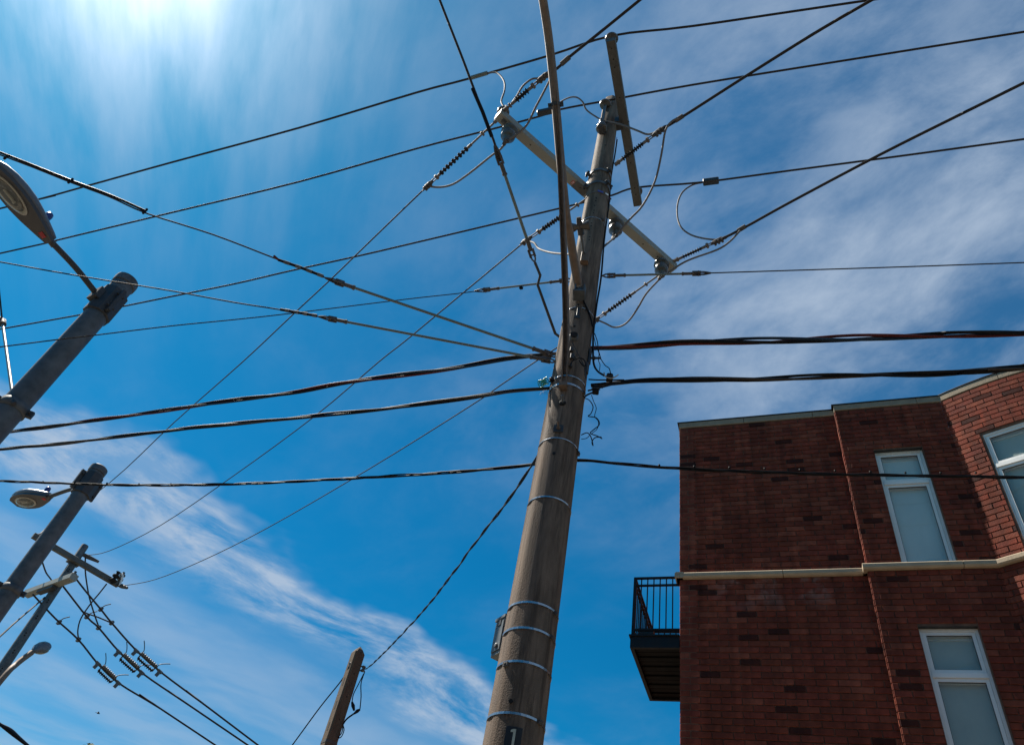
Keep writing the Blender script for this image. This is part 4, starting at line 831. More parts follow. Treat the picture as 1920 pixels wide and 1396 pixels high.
for i, (dist, cpx, top_px, atk, tip, dzA, dzT, rad, lab, hlab) in enumerate((
        (7.6, (205,570), (233,533), (95,452), (-28,298), .04, .07, .119, 'nearer and thicker grey steel lamp post at the left edge', 'large dark street lamp head with its lens showing, cut by the left edge'),
        (12.1,(165,908), (182,884), (92,931), (24,941), .03, .03, .121, 'second grey steel lamp post, below the first', 'smaller street lamp head hanging left of the second post'))):
    pc_ = ad(*cpx, dist); ax = ad(*top_px, dist); b = (adir(math.degrees(math.atan2(ax.x, ax.y)))*dist)
    zt = zfor(b, top_px[1]-6); cz = zfor(b, cpx[1])
    lp = lamp_post(b, zt, rad, lab, cz)
    A = az(*atk, pc_.z+dzA); T = az(*tip, A.z+dzT)
    dirA = Vector((A.x-b.x, A.y-b.y, 0)).normalized()
    # mounting collar: octagonal sleeve, with flanges
    k_ = MB().lathe(b+Vector((0,0,cz-.22)), (0,0,1), [(0,rad*1.10),(.01,rad*1.26),(.40,rad*1.24),(.41,rad*1.08)], 8, False).build('collar', 'galv_dark', lp)
    for s_ in (-1,1):
        sd_ = dirA.cross(Vector((0,0,1)))*s_; MB().box(b+sd_*(rad*1.3)+Vector((0,0,cz-.02)), sd_*.05, dirA*.02, Vector((0,0,.17))).tube([b+sd_*(rad*1.42)+Vector((0,0,cz+.08))-dirA*.05, b+sd_*(rad*1.42)+Vector((0,0,cz+.08))+dirA*.05], .014, 6).tube([b+sd_*(rad*1.42)+Vector((0,0,cz-.12))-dirA*.05, b+sd_*(rad*1.42)+Vector((0,0,cz-.12))+dirA*.05], .014, 6).build('flange', 'galv_dark', k_)
    S0 = b+dirA*rad*1.1; S0.z = cz
    armp = [S0, S0.lerp(A,.5)+Vector((0,0,.02)), A]
    MB().tube(smooth(armp,5), .032, 12).build('arm', 'galv_dark', lp)
    MB().box(S0+dirA*.02, dirA*.03, dirA.cross(Vector((0,0,1)))*.075, Vector((0,0,.075))).build('arm_plate', 'galv_dark', lp)
    lamp_head(None, A, T, hlab, .17 if i == 0 else .20)
    # lower band clamp
    ly = 765 if i == 0 else 1106
    zc = zfor(b, ly); rr_ = rad*(1.22-(.22*zc/zt))
    c_ = MB().lathe(b+Vector((0,0,zc-.05)), (0,0,1), [(0,rr_),(.004,rr_+.012),(.096,rr_+.012),(.10,rr_)], 28).build('band', 'galv', lp)
    for a_ in (-125, 75): 
        q_ = b+adir(a_)*(rr_+.03)+Vector((0,0,zc)); MB().box(q_, adir(a_)*.035, adir(a_+90)*.02, Vector((0,0,.035))).tube([q_-adir(a_+90)*.05, q_+adir(a_+90)*.05], .011, 6).build('bolt', 'galv_dark', c_)
    if i == 0:
        e0 = b+adir(-150)*(rr_+.03); e0.z = zc; e0 = side(e0,(26,757)); e1 = side(e0+Vector((0,0,.3)),(5,615)); 
        e0 = ad(26,757,7.45); e1 = az(4,600,7.6); e2 = az(0,560,7.8)
        gw = thing('guy_wire', 'rod and wire rising from the nearer lamp post collar along the left edge', 'guy wire', e0, GG)
        dd = (e1-e0).normalized()
        MB().tube([e0+dd*.12, e1-dd*.1], .017, 10).build('rod', 'rod', gw)
        MB().tube([e0, e0+dd*.2], [.022,.036], 8).tube([e0+dd*.14,e0+dd*.16], .035, 8).build('clevis', 'galv_dark', gw)
        MB().tube([e1-dd*.16, e1-dd*.13], .04, 8).tube([e1-dd*.13, e1], .03, 8).box(e1, dd*.04, dd.orthogonal()*.035, dd.cross(dd.orthogonal())*.02).build('clevis', 'clamp', gw)
        MB().tube([e1, e2, e2+(e2-e1)*8], .010, 8).build('strand', 'line', gw)
# ------------------------------------------------------------------ far pole with two crossarms
ub = adir(math.degrees(math.atan2(au(160,1022).x, au(160,1022).y)))*UD; uzt = zfor(ub, 1022)
up_ = thing('utility_pole', 'distant grey utility pole with two crossarms behind the lamp posts', 'utility pole', (ub.x,ub.y,0))
MB().lathe(ub, (0,0,1), [(0,.20),(uzt*.6,.15),(uzt-.02,.108),(uzt,.10)], 14).build('shaft', 'galv', up_)
for k in range(14):
    z_ = uzt-.9-k*.52; q_ = ub+adir(-31+180)*.148; q_ = Vector((ub.x,ub.y,z_))+adir(152)*(.105+.07*(uzt-z_)/uzt)
    MB().tube([q_, q_+adir(152)*.012], .022, 6).tube([q_+Vector((0,0,-.07)), q_+adir(152)*.012+Vector((0,0,-.07))], .022, 6).build('bolt_hole', 'hole', up_)
zu = au(130,1049).z
L0, R0_ = az(62,1003,zu), az(222,1096,zu); dU = (R0_-L0).normalized(); sU = dU.cross(Vector((0,0,1)))
ua = MB().bbox((L0+R0_)/2, (R0_-L0)/2, sU*.07, Vector((0,0,.08)), .01).build('crossarm', 'fibre2', up_)
MB().box(Vector((ub.x,ub.y,zu)), dU*.18, sU*.16, Vector((0,0,.05))).build('crossarm_gain', 'galv_dark', ua)
zl = au(100,1100).z
L1_, R1_ = az(50,1113,zl), az(139,1081,zl); dV = (R1_-L1_).normalized(); sV = dV.cross(Vector((0,0,1)))
ub2 = MB().bbox((L1_+R1_)/2, (R1_-L1_)/2, sV*.11, Vector((0,0,.09)), .01).build('crossarm', 'fibre', up_, 'pale lower crossarm of the far pole')
MB().box((L1_+R1_)/2-Vector((0,0,.13)), dV*.45, sV*.08, Vector((0,0,.05))).build('crossarm_gain', 'galv_dark', ub2)
SMALL = [(0,.04),(.06,.04),(.07,.10),(.12,.10),(.14,.05),(.20,.05),(.21,.09),(.26,.09),(.28,.04),(.34,.04)]
for P_, par in ((L0+dU*.25+Vector((0,0,.08)), ua), (R0_-dU*.05+Vector((0,0,.08)), ua), (Vector((ub.x,ub.y,zl+.1))+dV*.6, ub2)):
    MB().lathe(P_, (0,0,1), SMALL, 10).build('pin_insulator', 'porc', par)
for P_, Q_ in ((E2, Vector((ub.x,ub.y,E2.z))), (E3, R0_)):
    d_ = (P_-Q_).normalized() if (P_-Q_).length > .05 else dU
    MB().tube([Q_, Q_+d_*.25, Q_+d_*.6], [.05,.07,.04], 8).build('dead_end', 'clamp', up_)
# the three lines going away under the arm, each with an in-line switch
def far_line(label, pts, zs_, swf, swlab):
    A = ad(*pts[0], UD*.995); B = az(*pts[-1], zs_); P = [A]+flex(A,B,pts[1:-1])+[B]
    w_ = wire('power_line', label, 'power line', P, .026, 'line', 'three lines running away from the far pole', ext1=30)
    a_, b_ = flex(A,B,[swf[0]])[0], flex(A,B,[swf[1]])[0]
    root = thing('line_switch', swlab, 'switch', a_, 'in-line switches with paired ribbed insulators'); d = (b_-a_); Ln = d.length; d.normalize(); s_ = d.cross(Vector((0,0,1))).normalized(); u_ = s_.cross(d)
    if u_.z < 0: u_ = -u_
    for off_, mm, du in ((-.07,'poly',-.10),(.05,'poly_lt',.03)):
        pf = [(0,.03)]; nn = 8; st_ = Ln*.62/nn
        for i in range(nn): pf += [(st_*(i+.2),.025),(st_*(i+.4),.055),(st_*(i+.6),.055),(st_*(i+.8),.025)]
        pf.append((Ln*.62,.03)); MB().lathe(a_+d*Ln*.19+s_*off_*1.2+u_*du, d, pf, 10).build('ribbed_insulator', mm, root)
    MB().tube([a_+d*Ln*.05, b_-d*Ln*.05], .030, 8).tube([a_+d*Ln*.19-s_*.09-u_*.10, a_+d*Ln*.19+s_*.07+u_*.03], .02, 6).tube([a_+d*Ln*.81-s_*.09-u_*.10, a_+d*Ln*.81+s_*.07+u_*.03], .02, 6).build('frame', 'galv_dark', root)
    for e, sg in ((a_,1),(b_,-1)):
        MB().box(e-u_*.09, d*.05, s_*.03, u_*.07).tube([e-d*.08, e+d*.08], .045, 8).build('clamp', 'galv', root)
        MB().tube(smooth([e+d*sg*.14, e+d*sg*.16+u_*.12, e+d*sg*.06+u_*.24, e-d*sg*.06+u_*.34],4), .014, 6).build('horn', 'galv_dark', root)
    return P
far_line('leftmost of the three lines running away from the far pole', [(61,1113),(104,1159),(147,1198.5),(184,1244),(223,1280),(300,1327),(404,1396)], 9.3, ((184,1243),(222,1279)), 'lowest and leftmost in-line switch on the far lines')
far_line('middle of the three lines running away from the far pole', [(118,1098),(163,1155.5),(185,1176),(223.4,1221),(268,1262),(350,1318),(465,1396)], 9.3, ((223,1221),(266,1260)), 'middle in-line switch on the far lines')
far_line('rightmost of the three lines running away from the far pole', [(140,1081),(161,1108),(189,1141.5),(209.5,1167),(256,1219),(304,1261),(390,1325),(484,1396)], 9.3, ((256,1219),(300,1258)), 'highest and rightmost in-line switch on the far lines')
for j, q_ in enumerate(((110.6,1166),(163,1155.5),(189,1141.5),(147,1198.5),(185,1176),(209.5,1167))):
    p_ = ad(*q_, 26.6); tg = thing('line_clamp', ['clamp on the left far line near the pole','clamp on the middle far line near the pole','clamp on the right far line near the pole','clamp where the curved jumper meets the left far line','clamp where the hanging jumper meets the middle far line','clamp where the slanting jumper meets the right far line'][j], 'clamp', p_, 'small clamps on the far lines')
    MB().box(p_, (.05,-.035,0), (.02,.035,0), (0,0,.06)).build('body', 'galv_dark', tg)
    if j < 3: MB().tube(smooth([p_, p_+Vector((.05,0,.14)), p_+Vector((.20,0,.24))],4), .016, 6).build('horn', 'clamp', tg)
def fj(label, pts, d0=25, d1_=26.5, r=.022, m='line'):
    n_ = len(pts); return tag(MB().tube(smooth([ad(*q_, d0+(d1_-d0)*i/(n_-1)) for i, q_ in enumerate(pts)],4), r, 6).build('jumper_wire', m), label, 'jumper wire', 'jumpers on the far pole')
fj('far jumper hanging from the far pole top down to the middle line', [(160,1044),(160,1070),(163,1095),(167.5,1119),(176,1148),(185,1174)])
fj('far jumper curving from the far crossarm tip down to the left line', [(200,1094),(185,1113),(170,1131),(152,1158),(146,1180),(147,1197)])
fj('short far jumper slanting from the middle line to the right line', [(152,1144),(165,1150),(180,1155),(195,1161),(209,1167)], 26.3, 26.6)
fj('far jumper drooping from behind the second lamp post to the pale crossarm', [(79,1052),(86,1072),(93,1082),(99,1090)])
fj('short wire from the left insulator of the far crossarm', [(70,1001),(75,1000),(80,996),(88,988)])
fj('bright little arc beside the right tip of the far crossarm', [(227,1074),(230,1080),(227,1089),(224,1097)], 25, 25, .03, 'white')
stn = thing('surge_arrester', 'stubby dark insulator standing at the right tip of the far crossarm', 'insulator', au(214,1086))
a_, b_ = au(208,1094), au(222,1073); d_ = (b_-a_); MB().lathe(a_, d_, [(0,.04),(.08,.04),(.1,.10),(.15,.10),(.18,.05),(.22,.05),(.25,.11),(.30,.11),(.33,.05),(.4,.05),(.42,.08),(d_.length,.05)], 10).build('body', 'poly', stn)
wire('guy_wire', 'guy wire sloping down left from the far pole to the left edge', 'guy wire', [au(84,1119), ad(30,1165,23), ad(-4,1196,22)], .022, 'line', GG, ext1=6)
# small distant lamp on a curved arm
sb = adir(math.degrees(math.atan2(ad(-60,1330,23).x, ad(-60,1330,23).y)))*23
sl = thing('street_lamp', 'small distant lamp on a curved arm beside the far pole', 'street lamp', (sb.x,sb.y,0))
e = ad(60,1222,24); pts = [Vector((sb.x,sb.y,5.6)), ad(0,1277,23.5), ad(30,1245,23.8), e]
MB().tube(smooth(pts,6), [.075]*40, 10).build('arm', 'arm', sl)
MB().lathe((sb.x,sb.y,0), (0,0,1), [(0,.12),(5.7,.08)], 12).build('shaft', 'galv', sl)
T = ad(92,1210,24.3); d = (T-e); Ln = d.length; d.normalize(); s_ = d.cross(Vector((0,0,1))).normalized(); u_ = s_.cross(d); u_ = u_ if u_.z > 0 else -u_
vs = []; n = 16; secs = [(0,.3),(.15,.55),(.35,.9),(.55,1),(.75,.92),(.9,.65),(1,.2)]
for t_, w_ in secs:
    for k in range(n):
        an = 2*math.pi*k/n; y_ = math.sin(an); vs.append(e+d*Ln*t_+s_*math.cos(an)*.21*w_+u_*(y_*(.18 if y_ > 0 else .10)*w_))
MB().add(vs, [(i*n+k, i*n+(k+1)%n, (i+1)*n+(k+1)%n, (i+1)*n+k) for i in range(len(secs)-1) for k in range(n)]+[tuple(range(n-1,-1,-1)), tuple(range((len(secs)-1)*n, len(secs)*n))], True).build('housing', 'lampmetal', sl)
c_ = e+d*Ln*.58-u_*.075; MB().lathe(c_, -u_, [(0,.17),(.03,.15),(.06,.08)], 16).build('lens', 'lensrim', sl)
# ------------------------------------------------------------------ short square concrete post
PD = 14.5; b = adir(math.degrees(math.atan2(ad(675,1214,PD).x, ad(675,1214,PD).y)))*PD; zt = zfor(b, 1216)
post = thing('concrete_post', 'short brown square concrete post with a pointed top at the bottom edge', 'post', (b.x,b.y,0))
rot = R(90-(math.degrees(math.atan2(b.x,b.y))+180)+24); vs = []
def sq(h, ch, z):
    out = []
    for k in range(4):
        a_ = rot+k*math.pi/2; c_, s_ = math.cos(a_), math.sin(a_)
        for x_, y_ in ((h, -h+ch), (h, h-ch)): out.append((b.x+x_*c_-y_*s_, b.y+x_*s_+y_*c_, z))
    return out
zs = [(0,.150,.03),(zt-.10,.105,.025),(zt-.02,.062,.02),(zt+.04,.012,.004)]
for z_, h_, ch_ in zs: vs += sq(h_, ch_, z_)
MB().add(vs, [(i*8+k, i*8+(k+1)%8, (i+1)*8+(k+1)%8, (i+1)*8+k) for i in range(3) for k in range(8)]+[tuple(range(24,32))]).build('shaft', 'post', post)
def hitpost(px_, py_):
    p_ = ad(px_, py_, PD-.115); return p_
dl_ = Vector((math.cos(rot+math.pi/2*0), math.sin(rot+math.pi/2*0), 0))
faces = [Vector((math.cos(rot+k*math.pi/2), math.sin(rot+k*math.pi/2), 0)) for k in range(4)]
toeye = (EYE-b).normalized(); faces.sort(key=lambda v: -v.dot(toeye)); vis = faces[:2]
lft = min(vis, key=lambda v: v.dot(adir(90)-adir(0)*0)); 
for y_ in (1281,1325,1365):
    z_ = zfor(b, y_); hw_ = .150-(.045)*z_/zt; q_ = Vector((b.x,b.y,z_))+lft*(hw_-.004); t = lft.cross(Vector((0,0,1)))
    MB().bbox(q_, Vector((0,0,.075)), lft*.006, t*.022, .003).build('slot', 'hole', post)
rgt = max(vis, key=lambda v: v.dot(adir(90)))
for y_ in (1225,1265,1308,1350):
    z_ = zfor(b, y_); hw_ = .150-(.045)*z_/zt; q_ = Vector((b.x,b.y,z_))+rgt*(hw_-.003); MB().tube([q_, q_+rgt*.006], .011, 8).build('bolt_hole', 'hole', post)
zb2 = zfor(b, 1393); hw_ = .150-.045*zb2/zt
vs = []
for z_ in (zb2-.025, zb2+.025):
    for f_, c_ in ((hw_+.004,.03),): 
        for k in range(4):
            a_ = rot+k*math.pi/2; cc2, s2_ = math.cos(a_), math.sin(a_)
            for x_, y_ in ((f_, -f_+c_), (f_, f_-c_)): vs.append((b.x+x_*cc2-y_*s2_, b.y+x_*s2_+y_*cc2, z_))
MB().add(vs, [(k,(k+1)%8,8+(k+1)%8,8+k) for k in range(8)]+[tuple(range(7,-1,-1)), tuple(range(8,16))]).build('steel_band', 'clamp', post)
# spool insulators and hooks
for q_, lab in (((681,1253),'r'),((657,1247),'l')):
    c_ = ad(*q_, PD-.05); k_ = MB().lathe(c_-Vector((0,0,.05)), (0,0,1), [(0,.035),(.02,.045),(.04,.022),(.06,.022),(.08,.045),(.10,.035)], 12).build('spool_insulator', 'porc', post)
    w_ = Vector((b.x,b.y,c_.z)); MB().tube([w_, c_+Vector((0,0,.055))], .012, 6).tube([w_, c_-Vector((0,0,.055))], .012, 6).build('hook', 'galv_dark', k_)
A_ = ad(653,1252,PD-.05); B_ = ad(545,1400,16)
wire('service_wire', 'thin wire sloping from the short post to the bottom edge', 'service wire', [A_]+flex(A_,B_,[(640,1275),(600,1325)])+[B_], .012, 'black', None, ext1=4)
def pj(label, pts, r=.010): return tag(MB().tube(smooth([ad(*q_, PD-.12) for q_ in pts],4), r, 6).build('loose_wire', 'black'), label, 'loose wire', 'loose wires beside the short post')
pj('left strand hanging from the short post insulator to the splice', [(682,1262),(672,1282),(663,1300),(660,1315)])
pj('right strand hanging from the short post insulator to the splice', [(684,1258),(677,1280),(677,1305),(675,1328)])
pj('thick black tail from the splices back to the short post', [(674,1330),(662,1338),(650,1347),(643,1357)], .016)
pj('small wire loop against the lower short post', [(643,1357),(645,1368),(640,1380),(634,1382),(641,1372),(643,1360)], .010)
for pts, lab in (([(660,1315),(662,1322),(664,1331)],'slim black splice hanging beside the short post'),([(664,1337),(670,1332),(675,1329)],'thick black splice hanging beside the short post')):
    tag(MB().tube([ad(*q_,PD-.12) for q_ in pts], [.018,.034,.018], 8).build('cable_splice','black'), lab, 'cable splice')
# dark cable loop in the bottom left corner, bird and tree tops
cb = thing('cable_bundle', 'two dark cables crossing the bottom left corner', 'cable bundle', ad(-10,1350,9), None)
for s0, mm in ((0,'dkblue'),(1,'black')):
    MB().tube(smooth([ad(-14,1347,9), ad(0,1357,9), ad(20,1368+ (5 if s0 else -1),9), ad(36,1383+(2 if s0 else -1),9), ad(56,1400,9), ad(80,1420,9)],4), .014, 7).build('strand', mm, cb)
bc = ad(184,1336,75); bd = adir(70); bs = adir(160)
bird = thing('bird', 'tiny dark bird flying low in the left sky', 'bird', bc)
MB().lathe(bc-bd*.15, bd, [(0,.01),(.05,.04),(.14,.06),(.22,.045),(.27,.035),(.30,.012)], 10).build('body', 'bird', bird)
for s_ in (-1,1):
    MB().add([bc-bd*.03, bc+bd*.07, bc+bs*s_*.20+bd*.05+Vector((0,0,.07)), bc+bs*s_*.30-bd*.06+Vector((0,0,.03)), bc+bs*s_*.16-bd*.06+Vector((0,0,.06)),
              bc-bd*.03-Vector((0,0,.012)), bc+bd*.07-Vector((0,0,.012)), bc+bs*s_*.20+bd*.05+Vector((0,0,.062)), bc+bs*s_*.30-bd*.06+Vector((0,0,.024)), bc+bs*s_*.16-bd*.06+Vector((0,0,.052))],
             [(0,1,2,3,4),(9,8,7,6,5),(0,5,6,1),(1,6,7,2),(2,7,8,3),(3,8,9,4),(4,9,5,0)]).build('wing', 'bird', bird)
MB().add([bc-bd*.13, bc-bd*.24+bs*.04, bc-bd*.24-bs*.04, bc-bd*.13-Vector((0,0,.01)), bc-bd*.24+bs*.04-Vector((0,0,.01)), bc-bd*.24-bs*.04-Vector((0,0,.01))], [(0,1,2),(5,4,3),(0,3,4,1),(1,4,5,2),(2,5,3,0)]).build('tail', 'bird', bird)
def tree(px_, py_, dist, rad, label):
    tp = ad(px_, py_, dist); b_ = Vector((tp.x,tp.y,0)); H_ = tp.z
    root = thing('tree', label, 'tree', b_, 'trees whose tops just show at the bottom edge'); rnd = random.Random(int(px_))
    t_ = MB().tube([b_, b_+Vector((.05,0,H_*.35)), b_+Vector((-.05,.05,H_*.7)), b_+Vector((0,0,H_*.93))], [.22,.17,.10,.03], 10)
    tips = []
    for k in range(26):
        h_ = H_*(.28+.66*k/26); a_ = k*2.4+rnd.random(); l_ = rad*(1-.75*(k/26)**1.4)*(.7+.4*rnd.random()); d_ = Vector((math.cos(a_),math.sin(a_),.55+.4*rnd.random())).normalized()
        s0 = b_+Vector((0,0,h_)); m_ = s0+d_*l_*.55+Vector((0,0,-.05)); e_ = s0+d_*l_; e_.z = min(e_.z, H_-.15-1.1*l_); t_.tube([s0,m_,e_], [.06*(1-.6*k/26),.035,.012], 6, False); tips += [m_, e_, s0.lerp(e_,.8)]
    t_.build('trunk', 'bark', root)
    tips += [b_+Vector((0,0,H_-.12)), b_+Vector((.1,0,H_-.35)), b_+Vector((-.12,.1,H_-.5))]*2
    c_ = MB(); nl = 0
    for tp_ in tips:
        for j in range(70):
            v = Vector((rnd.gauss(0,1),rnd.gauss(0,1),rnd.gauss(0,.8)))*.26; q_ = tp_+v
            hh = H_-.10-1.15*math.hypot(q_.x-b_.x, q_.y-b_.y)
            if q_.z > hh: q_.z = hh-rnd.random()*.35
            a_ = Vector((rnd.uniform(-1,1),rnd.uniform(-1,1),rnd.uniform(-.6,.6))).normalized(); b2 = a_.orthogonal().normalized(); s_ = .05+.04*rnd.random()
            c_.add([q_-a_*s_, q_+b2*s_*.45, q_+a_*s_, q_-b2*s_*.45], [(0,1,2,3)])
    c_.build('crown', 'leaf', root, kind=None)
tree(177,1380,24,2.0,'tree whose green tip pokes up at the bottom edge, right of the other tip')
tree(88,1388,26,2.2,'tree whose low leafy top barely shows at the bottom left edge')
# ------------------------------------------------------------------ brick building
BH = 11.28; ZS = 8.16      # parapet coping top, top of the string course
bd_ = thing('brick_building', 'dark red brick apartment building with limestone bands and white windows at the right', 'building', (C0.x,C0.y,0))
CR = .0880; BL = .262; J = .012; PROUD = .009
S1E, S2E, OFF = 2.565, 4.13, .11
# plan of the wall faces as polylines (s,u); the bay is bowed
bay = []
pc = bp(S2E, OFF); cur = Vector((pc.x, pc.y)); 
arc = [Vector((pc.x,pc.y,0))]; a_ = 146.5; stp = .131
for i in range(28):
    arc.append(arc[-1]+adir(a_)*stp); a_ = max(a_-1.35, 110)
M_ = []   # collected openings: (segment, s0, s1, z0, z1)
WIN = [(S1E+.44, S1E+1.115, 8.17, 10.24), (S1E+.44, S1E+1.115, 5.16, 7.24), (S1E+.44, S1E+1.115, 2.15, 4.23)]
class Wall:
    def __init__(s, P0, d, length, name): s.P0 = P0; s.d = d; s.n = Vector((-d.y, d.x, 0)) if Vector((-d.y, d.x, 0)).dot(EYE-P0) > 0 else Vector((d.y,-d.x,0)); s.len = length; s.name = name
    def p(s, a, u, z): q_ = s.P0+s.d*a+s.n*u; q_.z = z; return q_
walls = []
w1 = Wall(bp(0,0), HD, S1E, 's1'); w2 = Wall(bp(S1E,OFF), HD, S2E-S1E, 's2')
wst = Wall(bp(S1E,0), HN, OFF, 'step'); wst.n = -HD
wl = Wall(bp(0,0), -HN, 9.0, 'side'); wl.n = -HD
wlist = [(w1, []), (w2, [(w_[0]-S1E, w_[1]-S1E, w_[2], w_[3]) for w_ in WIN]), (wl, [])]
TH = .22
def backing(w, holes, name='brick_wall'):
    m = MB(); cuts = sorted(set([0, w.len]+[h for o in holes for h in o[:2]])); zt_ = BH-.14
    for a, b_ in zip(cuts, cuts[1:]):
        hs = sorted([(o[2],o[3]) for o in holes if o[0] <= a+1e-6 and o[1] >= b_-1e-6]); z0 = 0
        for h0, h1 in hs+[(zt_, zt_)]:
            if h0 > z0: m.box(w.p((a+b_)/2, -TH/2-PROUD, (z0+h0)/2), w.d*((b_-a)/2), w.n*(TH/2), Vector((0,0,(h0-z0)/2)))
            z0 = h1
    return m.build(name, 'mortar', bd_)
bricks = []   # (wall object, centre, along, normal, length, tone)
rb = random.Random(11)
def tone():
    r_ = rb.random(); 
    if r_ < .055: k = rb.uniform(.16,.40); return (k*1.0, k*1.05, k*1.2)
    if r_ < .12: k = rb.uniform(.95,1.05); return (k*1.12, k*1.3, k*1.3)
    k = rb.uniform(.76,1.02); return (k, k*rb.uniform(.92,1.06), k*rb.uniform(.9,1.08))
TONES = [tone() for _ in range(22)]
def lay(w, wo_, holes, a0=0, phase=0.0, zlo=0.0, endhdr=True):
    k = 0; z = ZS-.095-CR*math.floor((ZS-.095)/CR)
    while z < BH-.15:
        zc = z+CR/2; x = -(BL*.5 if k % 2 else 0)+phase-(BL if phase else 0)
        while x < w.len:
            a, b_ = max(x, 0), min(x+BL, w.len); x += BL
            segs = [(a, b_)]
            for o in holes:
                if o[2]-.01 < zc < o[3]+.0:
                    ns = []
                    for q0, q1 in segs:
                        if q1 <= o[0] or q0 >= o[1]: ns.append((q0,q1)); continue
                        if q0 < o[0]: ns.append((q0,o[0]))
                        if q1 > o[1]: ns.append((o[1],q1))
                    segs = ns
            for q0, q1 in segs:
                if q1-q0 < .03: continue
                e0 = J/2 if q0 > 1e-3 else 0; e1 = J/2 if q1 < w.len-1e-3 else 0
                bricks.append((wo_, w.p((q0+q1)/2+(e0-e1)/2, -PROUD/2-.02+rb.uniform(-.0022,.0022), zc), w.d, w.n, (q1-q0)-e0-e1, rb.randrange(22)))
        z += CR; k += 1
for w, h in wlist:
    wo_ = backing(w, h); lay(w, wo_, h, phase=0 if w is not w2 else .07)
# step return
wo_ = MB().box(bp(S1E+TH/2+PROUD, OFF/2-.02, (BH-.14)/2), HD*(TH/2), HN*(OFF/2-.001), Vector((0,0,(BH-.14)/2))).build('brick_wall', 'mortar', bd_)
k = 0; z = ZS-.095-CR*math.floor((ZS-.095)/CR)
while z < BH-.15:
    zc = z+CR/2; u1_ = OFF-.002 if k % 2 == 0 else OFF-.018
    bricks.append((wo_, bp(S1E+.017+rb.uniform(-.004,.003), OFF/2-.004, zc), HN, -HD, OFF-.004 if k % 2 else OFF-.016, rb.randrange(22))); z += CR; k += 1
# bowed bay: backing in short facets, a tall window on it
bayw = []; cum = [0]
for a, b_ in zip(arc, arc[1:]): cum.append(cum[-1]+(b_-a).length)
def arcp(s):
    for i in range(len(arc)-1):
        if s <= cum[i+1] or i == len(arc)-2:
            t = (s-cum[i])/(cum[i+1]-cum[i]); d = (arc[i+1]-arc[i]).normalized()
            d0 = (arc[i]-arc[i-1]).normalized() if i > 0 else d; dd = d
            return arc[i]+d*(s-cum[i]), d, i
def arcn(d):
    n = Vector((-d.y,d.x,0)); return n if n.dot(EYE-arc[5]) > 0 else -n
BW = [(.37, 1.09)]; BZ = [(8.17, 10.24), (5.16, 7.24), (2.15, 4.23)]
bm = MB()
for i in range(len(arc)-1):
    d = (arc[i+1]-arc[i]).normalized(); n = arcn(d); m_ = (cum[i]+cum[i+1])/2
    hs = sorted(BZ) if BW[0][0] < m_ < BW[0][1] else []; z0 = 0; zt_ = BH-.14
    for h0, h1 in hs+[(zt_, zt_)]:
        if h0 > z0:
            a, b_ = arc[i]-n*PROUD, arc[i+1]-n*PROUD
            vs = []
            for z_ in (z0, h0):
                for q_ in (a, b_, b_-n*TH, a-n*TH): vs.append((q_.x,q_.y,z_))
            f = [(0,1,5,4),(1,2,6,5),(2,3,7,6),(3,0,4,7),(3,2,1,0),(4,5,6,7)]
            bm.add(vs, f)
        z0 = h1
wo_ = bm.build('brick_wall', 'mortar', bd_, 'sunlit bowed brick bay')
k = 0; z = ZS-.095-CR*math.floor((ZS-.095)/CR); TOT = cum[-1]
while z < BH-.15:
    zc = z+CR/2; x = -(BL*.5 if k % 2 else BL)+.06
    while x < TOT-.3:
        a, b_ = max(x, 0), x+BL; x += BL; segs = [(a,b_)]
        for o in BW:
            if any(h0-.01 < zc < h1 for h0, h1 in BZ):
                ns = []
                for q0, q1 in segs:
                    if q1 <= o[0] or q0 >= o[1]: ns.append((q0,q1)); continue
                    if q0 < o[0]: ns.append((q0,o[0]))
                    if q1 > o[1]: ns.append((o[1],q1))
                segs = ns
        for q0, q1 in segs:
            if q1-q0 < .03: continue
            pa, pb_ = arcp(q0+(J/2 if q0 > .001 else 0))[0], arcp(q1-J/2)[0]; d = (pb_-pa).normalized(); n = arcn(d)
            c = (pa+pb_)/2-n*(PROUD/2+.02-.001+rb.uniform(-.002,.002)); c.z = zc
            bricks.append((wo_, c, d, n, (pb_-pa).length, rb.randrange(22)))
    z += CR; k += 1
